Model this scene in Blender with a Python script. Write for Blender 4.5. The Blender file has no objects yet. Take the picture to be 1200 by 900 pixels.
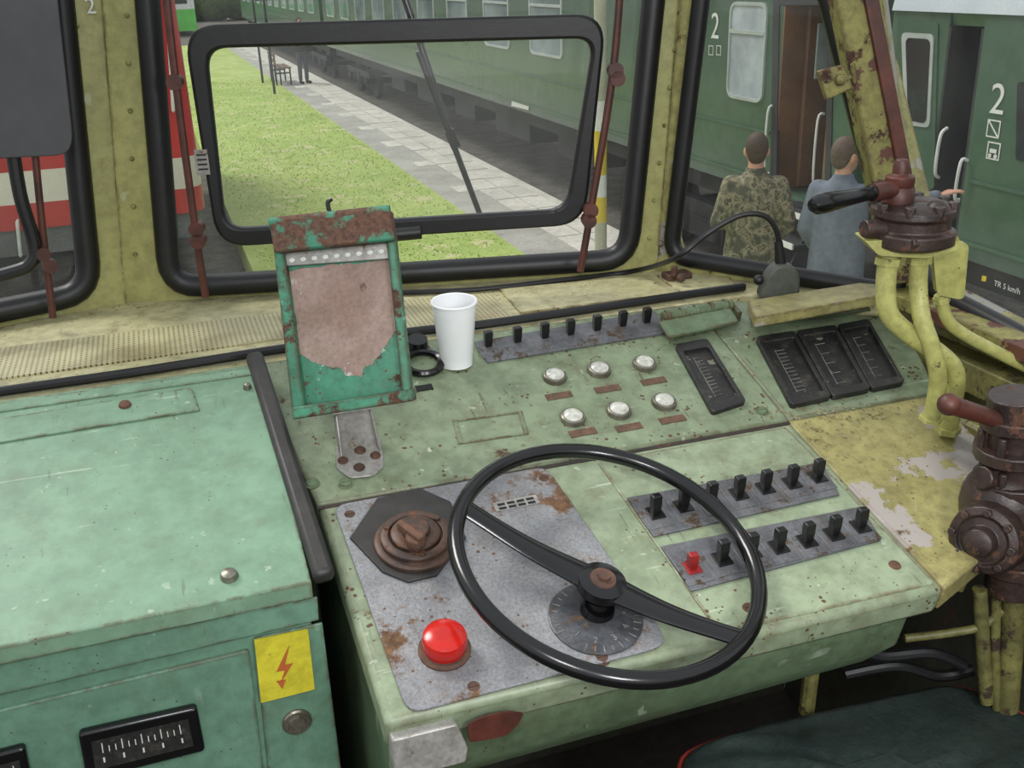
import bpy, bmesh, math, random
from mathutils import Vector, Matrix
random.seed(3)
S=bpy.context.scene
rad=math.radians; sin=math.sin; cos=math.cos; pi=math.pi
F=1200.0
CAM=Vector((0,0,1.6)); ZZ=Vector((0,0,1)); XX=Vector((1,0,0)); YY=Vector((0,1,0))
yw,pt,rl=rad(18.4),rad(22.2),rad(2.1)
hd=Vector((sin(yw),cos(yw),0)); rt=Vector((cos(yw),-sin(yw),0))
fw=hd*cos(pt)-ZZ*sin(pt); upv=hd*sin(pt)+ZZ*cos(pt)
cR=rt*cos(rl)-upv*sin(rl); cU=rt*sin(rl)+upv*cos(rl)
cd=bpy.data.cameras.new("camera"); cam=bpy.data.objects.new("camera",cd); S.collection.objects.link(cam)
m=Matrix.Identity(4)
for i in range(3):
    m[i][0]=cR[i]; m[i][1]=cU[i]; m[i][2]=-fw[i]; m[i][3]=CAM[i]
cam.matrix_world=m; cd.lens=36; cd.sensor_width=36; cd.clip_start=.05; cd.clip_end=500
S.camera=cam
def ray(px,py): return fw*F+cR*(px-600)+cU*(450-py)
class Pl:
    def __init__(s,o,u,n):
        s.o=Vector(o); s.n=Vector(n).normalized(); s.u=(Vector(u)-s.n*Vector(u).dot(s.n)).normalized(); s.v=s.n.cross(s.u)
    def off(s,d): return Pl(s.o+s.n*d,s.u,s.n)
    def h(s,px,py,d=0):
        o=s.o+s.n*d; r=ray(px,py); return CAM+r*((o-CAM).dot(s.n)/r.dot(s.n))
    def M(s,p,rot=0):
        m=Matrix.Identity(4)
        for i in range(3): m[i][0]=s.u[i]; m[i][1]=s.v[i]; m[i][2]=s.n[i]; m[i][3]=p[i]
        return m@Matrix.Rotation(rot,4,'Z')
    def Mh(s,px,py,d=0,rot=0): return s.M(s.h(px,py,d),rot)
def PZ(px,py,z): return Pl((0,0,z),XX,ZZ).h(px,py)
def PX(px,py,x): return Pl((x,0,0),-YY,-XX).h(px,py)
def PY(px,py,y): return Pl((0,y,0),XX,-YY).h(px,py)
def PD(px,py,D): return Pl(hd*D,rt,-hd).h(px,py)
# ---------- materials
def C(r,g,b):
    f=lambda c:(c/255/12.92) if c/255<.04045 else ((c/255+.055)/1.055)**2.4
    return (f(r),f(g),f(b),1)
def newmat(name):
    m=bpy.data.materials.new(name); m.use_nodes=True; nt=m.node_tree
    b=nt.nodes["Principled BSDF"]; return m,nt,b
def N(nt,t,**k):
    n=nt.nodes.new(t)
    for a,v in k.items():
        if a in n.inputs: n.inputs[a].default_value=v
        else: setattr(n,a,v)
    return n
def coords(nt):
    tc=N(nt,'ShaderNodeTexCoord'); oi=N(nt,'ShaderNodeObjectInfo')
    mu=N(nt,'ShaderNodeMath',operation='MULTIPLY'); nt.links.new(oi.outputs['Random'],mu.inputs[0]); mu.inputs[1].default_value=37.
    ad=N(nt,'ShaderNodeVectorMath',operation='ADD'); nt.links.new(tc.outputs['Object'],ad.inputs[0]); nt.links.new(mu.outputs[0],ad.inputs[1])
    return ad.outputs[0]
def noise(nt,vec,sc,det=6,ro=.6,lo=.4,hi=.6):
    n=N(nt,'ShaderNodeTexNoise'); n.inputs['Scale'].default_value=sc; n.inputs['Detail'].default_value=det; n.inputs['Roughness'].default_value=ro
    nt.links.new(vec,n.inputs['Vector'])
    mr=N(nt,'ShaderNodeMapRange'); mr.inputs[1].default_value=lo; mr.inputs[2].default_value=hi
    nt.links.new(n.outputs[0],mr.inputs[0]); return mr.outputs[0],n.outputs[0]
def mix(nt,fac,a,b,mode='MIX'):
    n=N(nt,'ShaderNodeMix',data_type='RGBA',blend_type=mode)
    for s,v in ((0,fac),(6,a),(7,b)):
        if isinstance(v,bpy.types.NodeSocket): nt.links.new(v,n.inputs[s])
        else: n.inputs[s].default_value=v
    return n.outputs[2]
def math2(nt,op,a,b):
    n=N(nt,'ShaderNodeMath',operation=op)
    for i,v in ((0,a),(1,b)):
        if isinstance(v,bpy.types.NodeSocket): nt.links.new(v,n.inputs[i])
        else: n.inputs[i].default_value=v
    return n.outputs[0]
def paint(name,c1,c2=None,sc=6,rough=.5,metal=0,rust=None,rth=.6,rsc=5,chip=None,cth=.62,csc=9,bump=.12,dirt=.25,dsc=45,rust2=None,spec=.5,speck=0,edge=0,stain=0,stc=None,scr=0):
    m,nt,b=newmat(name); v=coords(nt)
    if c2 is None: c2=tuple(x*.8 for x in c1[:3])+(1,)
    f,_=noise(nt,v,sc,8,.6,.35,.65); col=mix(nt,f,c1,c2)
    f2,raw=noise(nt,v,dsc,5,.7,.35,.6)
    col=mix(nt,dirt,col,mix(nt,f2,(.25,.22,.18,1),(1,1,1,1)),'MULTIPLY')
    if stain:
        fs,_=noise(nt,v,sc*1.7+1,11,.78,.52,.66); col=mix(nt,math2(nt,'MULTIPLY',fs,stain),col,stc or C(92,84,60))
    if scr:
        for vec,sgn in (((7,110,30),1),((120,9,30),0),((60,75,20),1)):
            sv=N(nt,'ShaderNodeVectorMath',operation='MULTIPLY'); nt.links.new(v,sv.inputs[0]); sv.inputs[1].default_value=vec
            fa,_=noise(nt,sv.outputs[0],1.0,2,.5,.68,.70); fb,_=noise(nt,v,9+sgn,3,.5,.5,.6)
            col=mix(nt,math2(nt,'MULTIPLY',math2(nt,'MULTIPLY',fa,fb),scr),col,C(186,196,176) if sgn else C(70,66,50))
    if chip:
        f3,_=noise(nt,v,csc,9,.65,cth,cth+.015); col=mix(nt,f3,col,chip)
    if speck:
        vo=N(nt,'ShaderNodeTexVoronoi'); vo.inputs['Scale'].default_value=95; nt.links.new(v,vo.inputs['Vector'])
        fz,_=noise(nt,v,13,4,.7,.42,.68)
        lt=math2(nt,'LESS_THAN',vo.outputs['Distance'],math2(nt,'MULTIPLY',fz,.28*speck)); col=mix(nt,lt,col,C(84,62,40))
    if rust:
        f4,_=noise(nt,v,rsc,12,.72,rth,rth+.05)
        f5,_=noise(nt,v,rsc*9,6,.7,.35,.65)
        rc=mix(nt,f5,rust,rust2 or tuple(x*.35 for x in rust[:3])+(1,)); 
        if edge:
            bv=N(nt,'ShaderNodeBevel'); bv.samples=3; bv.inputs['Radius'].default_value=.007; ge=N(nt,'ShaderNodeNewGeometry')
            dt=N(nt,'ShaderNodeVectorMath',operation='DOT_PRODUCT'); nt.links.new(bv.outputs[0],dt.inputs[0]); nt.links.new(ge.outputs['Normal'],dt.inputs[1])
            mr=N(nt,'ShaderNodeMapRange'); mr.inputs[1].default_value=.995; mr.inputs[2].default_value=.93; nt.links.new(dt.outputs['Value'],mr.inputs[0])
            fe,_=noise(nt,v,26,6,.7,.5-.12*edge,.62-.1*edge)
            f4=math2(nt,'MAXIMUM',math2(nt,'MULTIPLY',mr.outputs[0],fe),f4)
        col=mix(nt,f4,col,rc)
        mx=N(nt,'ShaderNodeMapRange'); nt.links.new(f4,mx.inputs[0]); mx.inputs[3].default_value=rough; mx.inputs[4].default_value=.85
        nt.links.new(mx.outputs[0],b.inputs['Roughness'])
    else: b.inputs['Roughness'].default_value=rough
    nt.links.new(col,b.inputs['Base Color']); b.inputs['Metallic'].default_value=metal
    b.inputs['Specular IOR Level'].default_value=spec
    if bump:
        bp=N(nt,'ShaderNodeBump'); bp.inputs['Strength'].default_value=bump; bp.inputs['Distance'].default_value=.004
        nt.links.new(raw,bp.inputs['Height']); nt.links.new(bp.outputs[0],b.inputs['Normal'])
    return m
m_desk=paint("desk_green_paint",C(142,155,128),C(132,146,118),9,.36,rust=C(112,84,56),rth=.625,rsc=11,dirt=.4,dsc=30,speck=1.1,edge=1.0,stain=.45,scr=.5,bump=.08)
m_panel=paint("panel_green_paint",C(132,146,118),C(117,132,104),10,.36,rust=C(98,74,50),rth=.625,rsc=12,chip=C(156,162,136),cth=.68,dirt=.45,dsc=28,speck=1.2,edge=1.0,stain=.5,scr=.6,bump=.08)
m_cab=paint("cabinet_green_paint",C(122,154,128),C(114,146,120),7,.46,rust=C(104,84,56),rth=.66,rsc=8,dirt=.28,dsc=25,speck=.6,edge=.6,stain=.2,scr=.4,bump=.05,spec=.35)
m_cabf=paint("cabinet_front_paint",C(104,142,120),C(94,130,108),5,.45,rust=C(90,70,50),rth=.66,rsc=9,dirt=.3,speck=.5,edge=.7,stain=.2,scr=.3)
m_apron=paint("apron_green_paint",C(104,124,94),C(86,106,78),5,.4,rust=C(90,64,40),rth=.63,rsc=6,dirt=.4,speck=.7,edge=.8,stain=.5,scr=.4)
m_yel=paint("yellowed_green_paint",C(166,164,104),C(148,148,90),6,.45,rust=C(104,84,40),rth=.64,rsc=10,dirt=.35,dsc=40,speck=.4,stain=.3,edge=.6,scr=.3)
m_ledge=paint("dirty_ledge_paint",C(200,194,150),C(176,172,130),8,.45,rust=C(112,88,54),rth=.615,rsc=11,dirt=.45,dsc=40,speck=.9,stain=.45,edge=.8,scr=.4)
m_peel=paint("peeling_yellow_paint",C(160,158,98),C(138,134,78),6,.6,chip=C(146,144,136),cth=.535,csc=8,rust=C(96,74,48),rth=.57,rsc=13,dirt=.5,dsc=50,speck=1.0,stain=.8,edge=1)
m_shelf=paint("dirty_olive_shelf_paint",C(158,152,98),C(138,132,82),5,.5,chip=C(150,144,138),cth=.55,csc=6,rust=C(104,80,50),rth=.595,rsc=10,dirt=.45,dsc=50,speck=.7,stain=.5,edge=1,scr=.3)
m_post=paint("rusty_flaking_post_paint",C(146,142,78),C(118,114,62),8,.6,chip=C(84,50,38),cth=.53,csc=16,rust=C(74,48,34),rth=.54,rsc=18,dirt=.5,dsc=60,stain=.7,edge=1)
m_pipe=paint("yellow_pipe_paint",C(180,180,112),C(156,156,88),9,.4,rust=C(96,74,42),rth=.61,rsc=20,dirt=.35,dsc=70,speck=.6,stain=.35,bump=.05)
m_piped=paint("grimy_olive_pipe_paint",C(122,120,68),C(90,88,50),14,.5,rust=C(62,46,30),rth=.54,rsc=26,dirt=.5,dsc=70,stain=.6,stc=C(56,48,34))
m_gray=paint("hammered_gray_plate",C(144,146,148),C(122,124,128),14,.35,metal=.1,rust=C(122,90,62),rth=.565,rsc=9,dirt=.5,dsc=260,bump=.4,speck=1.0,stain=.4,stc=C(112,92,70))
m_swp=paint("switch_plate_gray",C(112,114,118),C(88,90,94),20,.4,metal=.2,rust=C(90,74,58),rth=.55,rsc=30,dirt=.5,dsc=160,stain=.4,stc=C(104,88,66))
m_rust=paint("rusty_metal",C(104,72,54),C(66,48,40),25,.75,dirt=.5,dsc=120,bump=.2)
m_rotary=paint("dark_rusty_switch_metal",C(90,68,56),C(58,46,40),22,.5,metal=.2,dirt=.4,dsc=140,bump=.1,rust=C(120,80,54),rth=.55,rsc=40)
m_rustd=paint("dark_oily_iron",C(62,46,40),C(36,29,28),18,.4,dirt=.5,dsc=90,bump=.25,rust=C(96,62,44),rth=.56,rsc=30)
m_rod=paint("brown_rod_paint",C(92,46,34),C(60,32,26),20,.5,dirt=.4)
m_lidrust=paint("rusty_chipped_lid",C(64,138,108),C(50,112,88),10,.6,rust=C(108,78,60),rust2=C(66,46,38),rth=.455,rsc=17,dirt=.45,dsc=80,bump=.2)
m_rub=paint("black_rubber",C(22,23,25),C(14,14,15),8,.45,dirt=.2,bump=.1)
m_strip=paint("worn_black_strip",C(50,48,46),C(34,33,32),12,.5,dirt=.4)
m_blk=paint("black_bakelite",C(16,16,17),C(10,10,11),8,.2,dirt=.1,bump=0)
m_tog=paint("toggle_black",C(20,20,20),C(12,12,12),30,.3,dirt=.1,bump=0)
m_gdark=paint("gauge_black",C(44,44,42),C(28,28,28),20,.5,chip=C(112,110,96),cth=.645,csc=40,dirt=.4,dsc=140,stain=.35,stc=C(98,92,76),edge=0)
m_holder=paint("turquoise_chipped_paint",C(62,138,106),C(46,112,86),9,.45,rust=C(92,62,44),rth=.53,rsc=14,chip=C(140,176,156),cth=.63,csc=22,dirt=.4,dsc=70,edge=1.2,speck=1.1,stain=.3)
m_rplate=paint("worn_pinkish_plate",C(164,142,130),C(138,112,100),12,.6,rust=C(100,72,58),rth=.60,rsc=20,chip=C(180,176,170),cth=.64,csc=14,dirt=.35,dsc=160,stain=.3)
m_white=paint("white_plastic",C(238,240,240),C(228,230,232),5,.35,dirt=.03,bump=0)
m_lbl=paint("rusty_label",C(112,82,62),C(84,64,50),60,.6,dirt=.5,dsc=200)
m_chrome=paint("tarnished_chrome",C(150,146,132),C(110,106,92),40,.3,metal=.7,dirt=.4,dsc=200)
m_lens=paint("milky_lens",C(206,208,198),C(170,170,160),60,.12,dirt=.35,dsc=150,bump=.1)
m_red=paint("red_plastic",C(190,32,22),C(170,26,18),12,.2,dirt=.2,bump=0)
m_redt=paint("dull_red_toggle",C(140,26,26),C(110,22,22),12,.4,dirt=.3,bump=0)
m_steel=paint("bare_scratched_metal",C(170,168,162),C(136,134,128),30,.35,metal=.2,rust=C(120,90,50),rth=.61,rsc=18,dirt=.35,dsc=150)
m_yelst=paint("yellow_sticker",C(206,196,52),C(184,174,44),8,.5,dirt=.35,rust=C(130,110,40),rth=.66,rsc=30,bump=0)
m_bolt=paint("orange_bolt",C(190,100,52),None,8,.5,dirt=.2,bump=0)
m_ink=paint("black_ink",C(18,18,18),None,8,.6,dirt=0,bump=0)
m_wht=paint("white_ink",C(225,228,222),C(205,208,200),8,.6,dirt=.1,bump=0)
m_fade=paint("faded_scale_ink",C(130,130,124),C(90,90,88),60,.6,dirt=.4,bump=0)
m_dial=paint("dark_worn_dial",C(84,86,90),C(62,64,68),30,.35,metal=.3,rust=C(100,78,58),rth=.58,rsc=30,dirt=.5,dsc=160)
m_visor=paint("gray_visor",C(80,80,84),C(66,66,70),3,.6,dirt=.1)
m_floor=paint("dark_floor",C(64,56,48),C(44,40,36),4,.7,dirt=.5)
m_dwall=paint("dark_wall",C(66,66,52),C(44,44,36),4,.7,rust=C(70,52,34),rth=.58,dirt=.5)
m_leather=paint("dark_green_leather",C(54,66,62),C(38,48,46),6,.36,dirt=.3,dsc=60,bump=.6,stain=.2,stc=C(80,84,78))
m_pipingred=paint("red_piping",C(140,50,40),None,9,.5,bump=0)
m_mic=paint("mic_gray",C(90,94,84),C(66,70,62),14,.5,dirt=.4)
m_coach=paint("coach_green",C(78,106,88),C(66,94,76),1.2,.25,dirt=.2,dsc=6,bump=0,stain=.2,stc=C(96,112,98))
m_coachd=paint("coach_dark_underframe",C(54,56,56),C(38,40,40),3,.7,dirt=.4,bump=0)
m_roof=paint("coach_roof_gray",C(206,214,218),C(184,192,198),1,.5,dirt=.1,bump=0)
m_frame=paint("aluminium_frame",C(190,200,194),None,5,.35,metal=.2,dirt=.1,bump=0)
m_win=paint("coach_window_glass",C(150,166,166),C(96,112,112),.9,.08,dirt=.1,bump=0)
m_winl=paint("pale_window_glass",C(190,202,206),C(150,162,166),2,.1,dirt=.1,bump=0)  # paler opaque pane colour for a whitish interior
m_windk=paint("dark_window_glass",C(50,60,58),C(34,42,42),2,.08,dirt=.1,bump=0)
m_brown=paint("brown_door_interior",C(130,90,58),C(98,66,44),2,.5,dirt=.2,bump=0)
m_locored=paint("loco_red",C(196,38,44),C(172,30,36),1,.35,dirt=.15,dsc=5,bump=0)
m_lococr=paint("loco_cream",C(226,220,206),None,1,.4,dirt=.1,bump=0)
m_locogr=paint("loco_gray",C(118,120,120),C(92,94,94),2,.6,dirt=.3,bump=0)
m_conc=paint("light_paving",C(220,216,204),C(194,190,178),1.4,.85,dirt=.3,dsc=12,bump=.3)
m_asph=paint("gray_asphalt",C(186,184,174),C(160,158,150),1.2,.9,dirt=.3,dsc=25,bump=.3,stain=.25)
m_ball=paint("dark_ballast",C(110,104,94),C(78,74,68),3,.95,dirt=.6,dsc=18,bump=.6)
m_grass=paint("grass_ground",C(180,196,116),C(156,178,96),.9,.95,dirt=.25,dsc=30,bump=.2,chip=C(192,190,140),cth=.57,csc=3,spec=.1)
m_blade=paint("grass_blades",C(196,214,122),C(168,194,98),.8,.8,dirt=.1,dsc=9,bump=0,spec=.1)
m_polY=paint("yellow_band",C(222,196,40),None,3,.5,dirt=.1,bump=0)
m_polW=paint("pale_post",C(186,186,160),None,3,.6,dirt=.2,bump=0)
m_skin=paint("skin",C(204,156,130),C(188,138,114),6,.55,dirt=.05,bump=0)
m_hair=paint("brown_hair",C(84,64,48),C(60,46,36),40,.7,dirt=.4,dsc=120)
m_hairg=paint("short_brown_hair",C(104,84,68),C(80,64,52),40,.7,dirt=.4,dsc=120)
m_shirt=paint("blue_gray_jacket",C(116,124,136),C(94,102,114),7,.85,dirt=.25,dsc=20,bump=.3)
m_jack=paint("dark_jacket",C(52,50,54),C(38,38,42),5,.85,dirt=.15)
m_jean=paint("gray_jeans",C(80,86,96),None,5,.85,dirt=.15)
m_lime=paint("lime_green_railcar",C(96,200,76),None,2,.4,bump=0,dirt=.05)
m_hedge=paint("hedge",C(84,110,62),C(54,78,42),2,.9,bump=.5,dirt=.5,dsc=6)
m_flake=paint("paint_flakes",C(160,152,116),C(104,90,64),90,.8,dirt=.3,bump=0)
def camo():
    m,nt,b=newmat("camouflage_cloth"); v=coords(nt)
    f,raw=noise(nt,v,13,4,.55,0,1); r=N(nt,'ShaderNodeValToRGB'); r.color_ramp.interpolation='CONSTANT'
    e=r.color_ramp.elements; e[0].position=0; e[0].color=C(74,74,58); e[1].position=.43; e[1].color=C(108,104,82)
    a=e.new(.51); a.color=C(140,132,106)
    a=e.new(.57); a.color=C(86,76,60); a=e.new(.63); a.color=C(118,114,90)
    nt.links.new(raw,r.inputs[0]); nt.links.new(r.outputs[0],b.inputs['Base Color']); b.inputs['Roughness'].default_value=.9
    return m
m_camo=camo()
def perf():
    m,nt,b=newmat("perforated_plate"); tc=N(nt,'ShaderNodeTexCoord')
    sc=N(nt,'ShaderNodeVectorMath',operation='SCALE'); nt.links.new(tc.outputs['Object'],sc.inputs[0]); sc.inputs['Scale'].default_value=125
    fr=N(nt,'ShaderNodeVectorMath',operation='FRACTION'); nt.links.new(sc.outputs[0],fr.inputs[0])
    sb=N(nt,'ShaderNodeVectorMath',operation='SUBTRACT'); nt.links.new(fr.outputs[0],sb.inputs[0]); sb.inputs[1].default_value=(.5,.5,.5)
    ml=N(nt,'ShaderNodeVectorMath',operation='MULTIPLY'); nt.links.new(sb.outputs[0],ml.inputs[0]); ml.inputs[1].default_value=(1,1,0)
    ln=N(nt,'ShaderNodeVectorMath',operation='LENGTH'); nt.links.new(ml.outputs[0],ln.inputs[0])
    lt=math2(nt,'LESS_THAN',ln.outputs['Value'],.24)
    f,_=noise(nt,tc.outputs['Object'],9,6,.6,.35,.65); f2,_=noise(nt,tc.outputs['Object'],5,8,.7,.5,.65)
    col=mix(nt,f,C(190,184,142),C(164,158,118)); col=mix(nt,f2,col,C(146,134,98)); col=mix(nt,lt,col,C(84,76,52))
    nt.links.new(col,b.inputs['Base Color']); b.inputs['Roughness'].default_value=.45; return m
m_perf=perf()
def glassm():
    m=bpy.data.materials.new("window_glass"); m.use_nodes=True; nt=m.node_tree; nt.nodes.clear()
    o=N(nt,'ShaderNodeOutputMaterial'); t=N(nt,'ShaderNodeBsdfTransparent'); g=N(nt,'ShaderNodeBsdfGlossy'); g.inputs['Roughness'].default_value=.03
    t.inputs[0].default_value=(.98,.99,.985,1)
    mx=N(nt,'ShaderNodeMixShader'); mx.inputs[0].default_value=.025
    d=N(nt,'ShaderNodeBsdfTranslucent'); d.inputs[0].default_value=(.9,.92,.92,1); d2=N(nt,'ShaderNodeBsdfDiffuse'); d2.inputs[0].default_value=(.9,.92,.92,1)  # white film mixed into the dirty pane to give glare haze
    md=N(nt,'ShaderNodeMixShader'); nt.links.new(d.outputs[0],md.inputs[1]); nt.links.new(d2.outputs[0],md.inputs[2])
    v=coords(nt); f,_=noise(nt,v,4,8,.7,.35,.7); mm=N(nt,'ShaderNodeMath',operation='MULTIPLY_ADD'); nt.links.new(f,mm.inputs[0]); mm.inputs[1].default_value=.05; mm.inputs[2].default_value=.018
    mh=N(nt,'ShaderNodeMixShader'); nt.links.new(mm.outputs[0],mh.inputs[0]); nt.links.new(t.outputs[0],mh.inputs[1]); nt.links.new(md.outputs[0],mh.inputs[2])
    nt.links.new(mh.outputs[0],mx.inputs[1]); nt.links.new(g.outputs[0],mx.inputs[2]); nt.links.new(mx.outputs[0],o.inputs[0]); return m
m_glass=glassm()
# ---------- mesh helpers
WL={}
def wl(p): return WL[p.name] if p else Vector((0,0,0))
def thing(name,label,cat,loc,group=None):
    o=bpy.data.objects.new(name,None); S.collection.objects.link(o); o.location=loc; o.empty_display_size=.1
    o["label"]=label; o["category"]=cat; WL[o.name]=Vector(loc)
    if group: o["group"]=group
    return o
def mk(name,bm,mat,par=None,bev=0,label=None,cat=None,kind=None,flat=False,remesh=0,group=None,ang=.6):
    bm.normal_update(); bmesh.ops.recalc_face_normals(bm,faces=bm.faces[:])
    lo=Vector((1e9,)*3); hi=-lo
    for v in bm.verts:
        for i in range(3): lo[i]=min(lo[i],v.co[i]); hi[i]=max(hi[i],v.co[i])
    c=(lo+hi)/2
    for v in bm.verts: v.co-=c
    if not flat:
        for f in bm.faces: f.smooth=True
        for e in bm.edges:
            if len(e.link_faces)==2 and e.calc_face_angle(0)>ang: e.smooth=False
    me=bpy.data.meshes.new(name); bm.to_mesh(me); bm.free()
    for mm in (mat if isinstance(mat,list) else [mat]): me.materials.append(mm)
    o=bpy.data.objects.new(name,me); S.collection.objects.link(o)
    o.location=c-wl(par); WL[o.name]=c
    if par: o.parent=par
    if remesh:
        r=o.modifiers.new("r",'REMESH'); r.mode='VOXEL'; r.voxel_size=remesh; r.use_smooth_shade=True
        s=o.modifiers.new("s",'SMOOTH'); s.iterations=3; s.factor=.5
    if bev:
        b=o.modifiers.new("b",'BEVEL'); b.width=bev; b.segments=2; b.limit_method='ANGLE'; b.angle_limit=.7
    if label: o["label"]=label
    if cat: o["category"]=cat
    if kind: o["kind"]=kind
    if group: o["group"]=group
    return o
def cp(o,d,par=None,name=None):
    c=o.copy(); S.collection.objects.link(c); w=WL[o.name]+d; WL[c.name]=w
    if par is None: par=o.parent
    c.parent=par; c.location=w-wl(par); return c
def B(): return bmesh.new()
def prism(bm,pts,vec,base=0):
    pts=[Vector(p) for p in pts]; vec=Vector(vec)
    a=[bm.verts.new(p+vec*base) for p in pts]; b=[bm.verts.new(p+vec*(base)+vec) for p in pts]
    n=len(pts); bm.faces.new(a); bm.faces.new(b[::-1])
    for i in range(n): bm.faces.new([a[i],b[i],b[(i+1)%n],a[(i+1)%n]])
def slab(bm,pl,pxs,th,off=0,rnd=0):
    pts=[pl.h(x,y,off) for x,y in pxs]
    if rnd: pts=rp(pts,rnd)
    prism(bm,[p-pl.n*th for p in pts],pl.n*th)
def rp(pts,r,n=5):
    out=[]; k=len(pts)
    for i in range(k):
        p=pts[i]; a=pts[i-1]-p; b=pts[(i+1)%k]-p
        ra=min(r,a.length*.45); rb=min(r,b.length*.45); A=p+a.normalized()*ra; Bq=p+b.normalized()*rb
        for j in range(n+1):
            t=j/n; out.append(A*(1-t)**2+p*(2*t*(1-t))+Bq*t*t)
    return out
def box(bm,M,sx,sy,sz,z0=True):
    bmesh.ops.create_cube(bm,size=1,matrix=M@Matrix.Translation((0,0,sz/2 if z0 else 0))@Matrix.Diagonal((sx,sy,sz,1)))
def cyl(bm,M,r1,r2,d,seg=24): bmesh.ops.create_cone(bm,cap_ends=True,segments=seg,radius1=r1,radius2=r2,depth=d,matrix=M@Matrix.Translation((0,0,d/2)))
def sph(bm,M,a,b=None,c=None,seg=20,rings=12): bmesh.ops.create_uvsphere(bm,u_segments=seg,v_segments=rings,radius=1,matrix=M@Matrix.Diagonal((a,b or a,c or a,1)))
def T(p): return Matrix.Translation(Vector(p))
def al(a,b):
    d=(Vector(b)-Vector(a)); return Matrix.Translation(Vector(a))@d.to_track_quat('Z','Y').to_matrix().to_4x4(), d.length
def rod(bm,a,b,r1,r2=None,seg=16):
    M,l=al(a,b); cyl(bm,M,r1,r2 if r2 is not None else r1,l,seg)
def cap(bm,a,b,r1,r2,seg=14):
    rod(bm,a,b,r1,r2,seg); sph(bm,T(a),r1,seg=seg,rings=8); sph(bm,T(b),r2,seg=seg,rings=8)
def cr(pts,n=6,closed=False):
    out=[]; k=len(pts); pts=[Vector(p) for p in pts]
    g=(lambda i:pts[i%k]) if closed else (lambda i:pts[max(0,min(k-1,i))])
    for i in range(k if closed else k-1):
        a,b,c,d=g(i-1),g(i),g(i+1),g(i+2)
        for j in range(n):
            t=j/n; out.append(.5*((2*b)+(c-a)*t+(2*a-5*b+4*c-d)*t*t+(3*b-a-3*c+d)*t**3))
    if not closed: out.append(pts[-1])
    return out
def tube(bm,pts,r,closed=False,seg=10,rf=None,flat=None):
    k=len(pts); pts=[Vector(p) for p in pts]; rings=[]; nrm=None
    for i in range(k):
        if closed: t=(pts[(i+1)%k]-pts[i-1]).normalized()
        else: t=(pts[min(k-1,i+1)]-pts[max(0,i-1)]).normalized()
        if nrm is None:
            nrm=t.orthogonal().normalized() if flat is None else (Vector(flat)-t*t.dot(Vector(flat))).normalized()
        else:
            if flat is not None: nrm=Vector(flat)
            nrm=(nrm-t*t.dot(nrm)).normalized()
        bn=t.cross(nrm); rr=rf(i/(k-1)) if rf else r
        if not isinstance(rr,tuple): rr=(rr,rr)
        rings.append([bm.verts.new(pts[i]+nrm*cos(2*pi*j/seg)*rr[0]+bn*sin(2*pi*j/seg)*rr[1]) for j in range(seg)])
    for i in range(k if closed else k-1):
        a=rings[i]; b=rings[(i+1)%k]
        sh=0
        if closed and i==k-1:
            best=1e9
            for s in range(seg):
                dd=sum((a[j].co-b[(j+s)%seg].co).length for j in range(seg))
                if dd<best: best=dd; sh=s
        for j in range(seg): bm.faces.new([a[j],a[(j+1)%seg],b[(j+1+sh)%seg],b[(j+sh)%seg]])
    if not closed: bm.faces.new(rings[0][::-1]); bm.faces.new(rings[-1])
def ring(bm,pl,inner,outer,th):
    c=sum(inner,Vector())/len(inner)
    def to2(p): d=p-c; return (d.dot(pl.u),d.dot(pl.v))
    I=[to2(p) for p in inner]; O=[to2(p) for p in outer]
    angs=sorted(set(round(math.atan2(y,x),5) for x,y in I+O))
    def hit(P,a):
        dx,dy=cos(a),sin(a); best=0
        for i in range(len(P)):
            x1,y1=P[i]; x2,y2=P[(i+1)%len(P)]; ex,ey=x2-x1,y2-y1; den=dx*ey-dy*ex
            if abs(den)<1e-12: continue
            t=(x1*ey-y1*ex)/den; s=(x1*dy-y1*dx)/den
            if t>0 and -1e-6<=s<=1+1e-6: best=max(best,t)
        return best
    R=[]
    for a in angs:
        ti,to=hit(I,a),hit(O,a); d=pl.u*cos(a)+pl.v*sin(a)
        R.append([bm.verts.new(c+d*ti),bm.verts.new(c+d*to),bm.verts.new(c+d*to-pl.n*th),bm.verts.new(c+d*ti-pl.n*th)])
    n=len(R)
    for i in range(n):
        a,b=R[i],R[(i+1)%n]
        for j in range(4): bm.faces.new([a[j],b[j],b[(j+1)%4],a[(j+1)%4]])
def lathe(bm,M,prof,seg=32):
    rs=[]
    for r,z in prof: rs.append([bm.verts.new(M@Vector((r*cos(2*pi*j/seg),r*sin(2*pi*j/seg),z))) for j in range(seg)])
    for a,b in zip(rs,rs[1:]):
        for j in range(seg): bm.faces.new([a[j],a[(j+1)%seg],b[(j+1)%seg],b[j]])
    if prof[0][0]>1e-5: bm.faces.new(rs[0][::-1])
    if prof[-1][0]>1e-5: bm.faces.new(rs[-1])
    bmesh.ops.remove_doubles(bm,verts=bm.verts[:],dist=1e-6)
def loft(bm,M,prof,seg=28):
    rs=[[bm.verts.new(M@Vector((rx*cos(2*pi*j/seg),cy+ry*sin(2*pi*j/seg),z))) for j in range(seg)] for z,rx,ry,cy in prof]
    for a,b in zip(rs,rs[1:]):
        for j in range(seg): bm.faces.new([a[j],a[(j+1)%seg],b[(j+1)%seg],b[j]])
    bm.faces.new(rs[0][::-1]); bm.faces.new(rs[-1])
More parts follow.
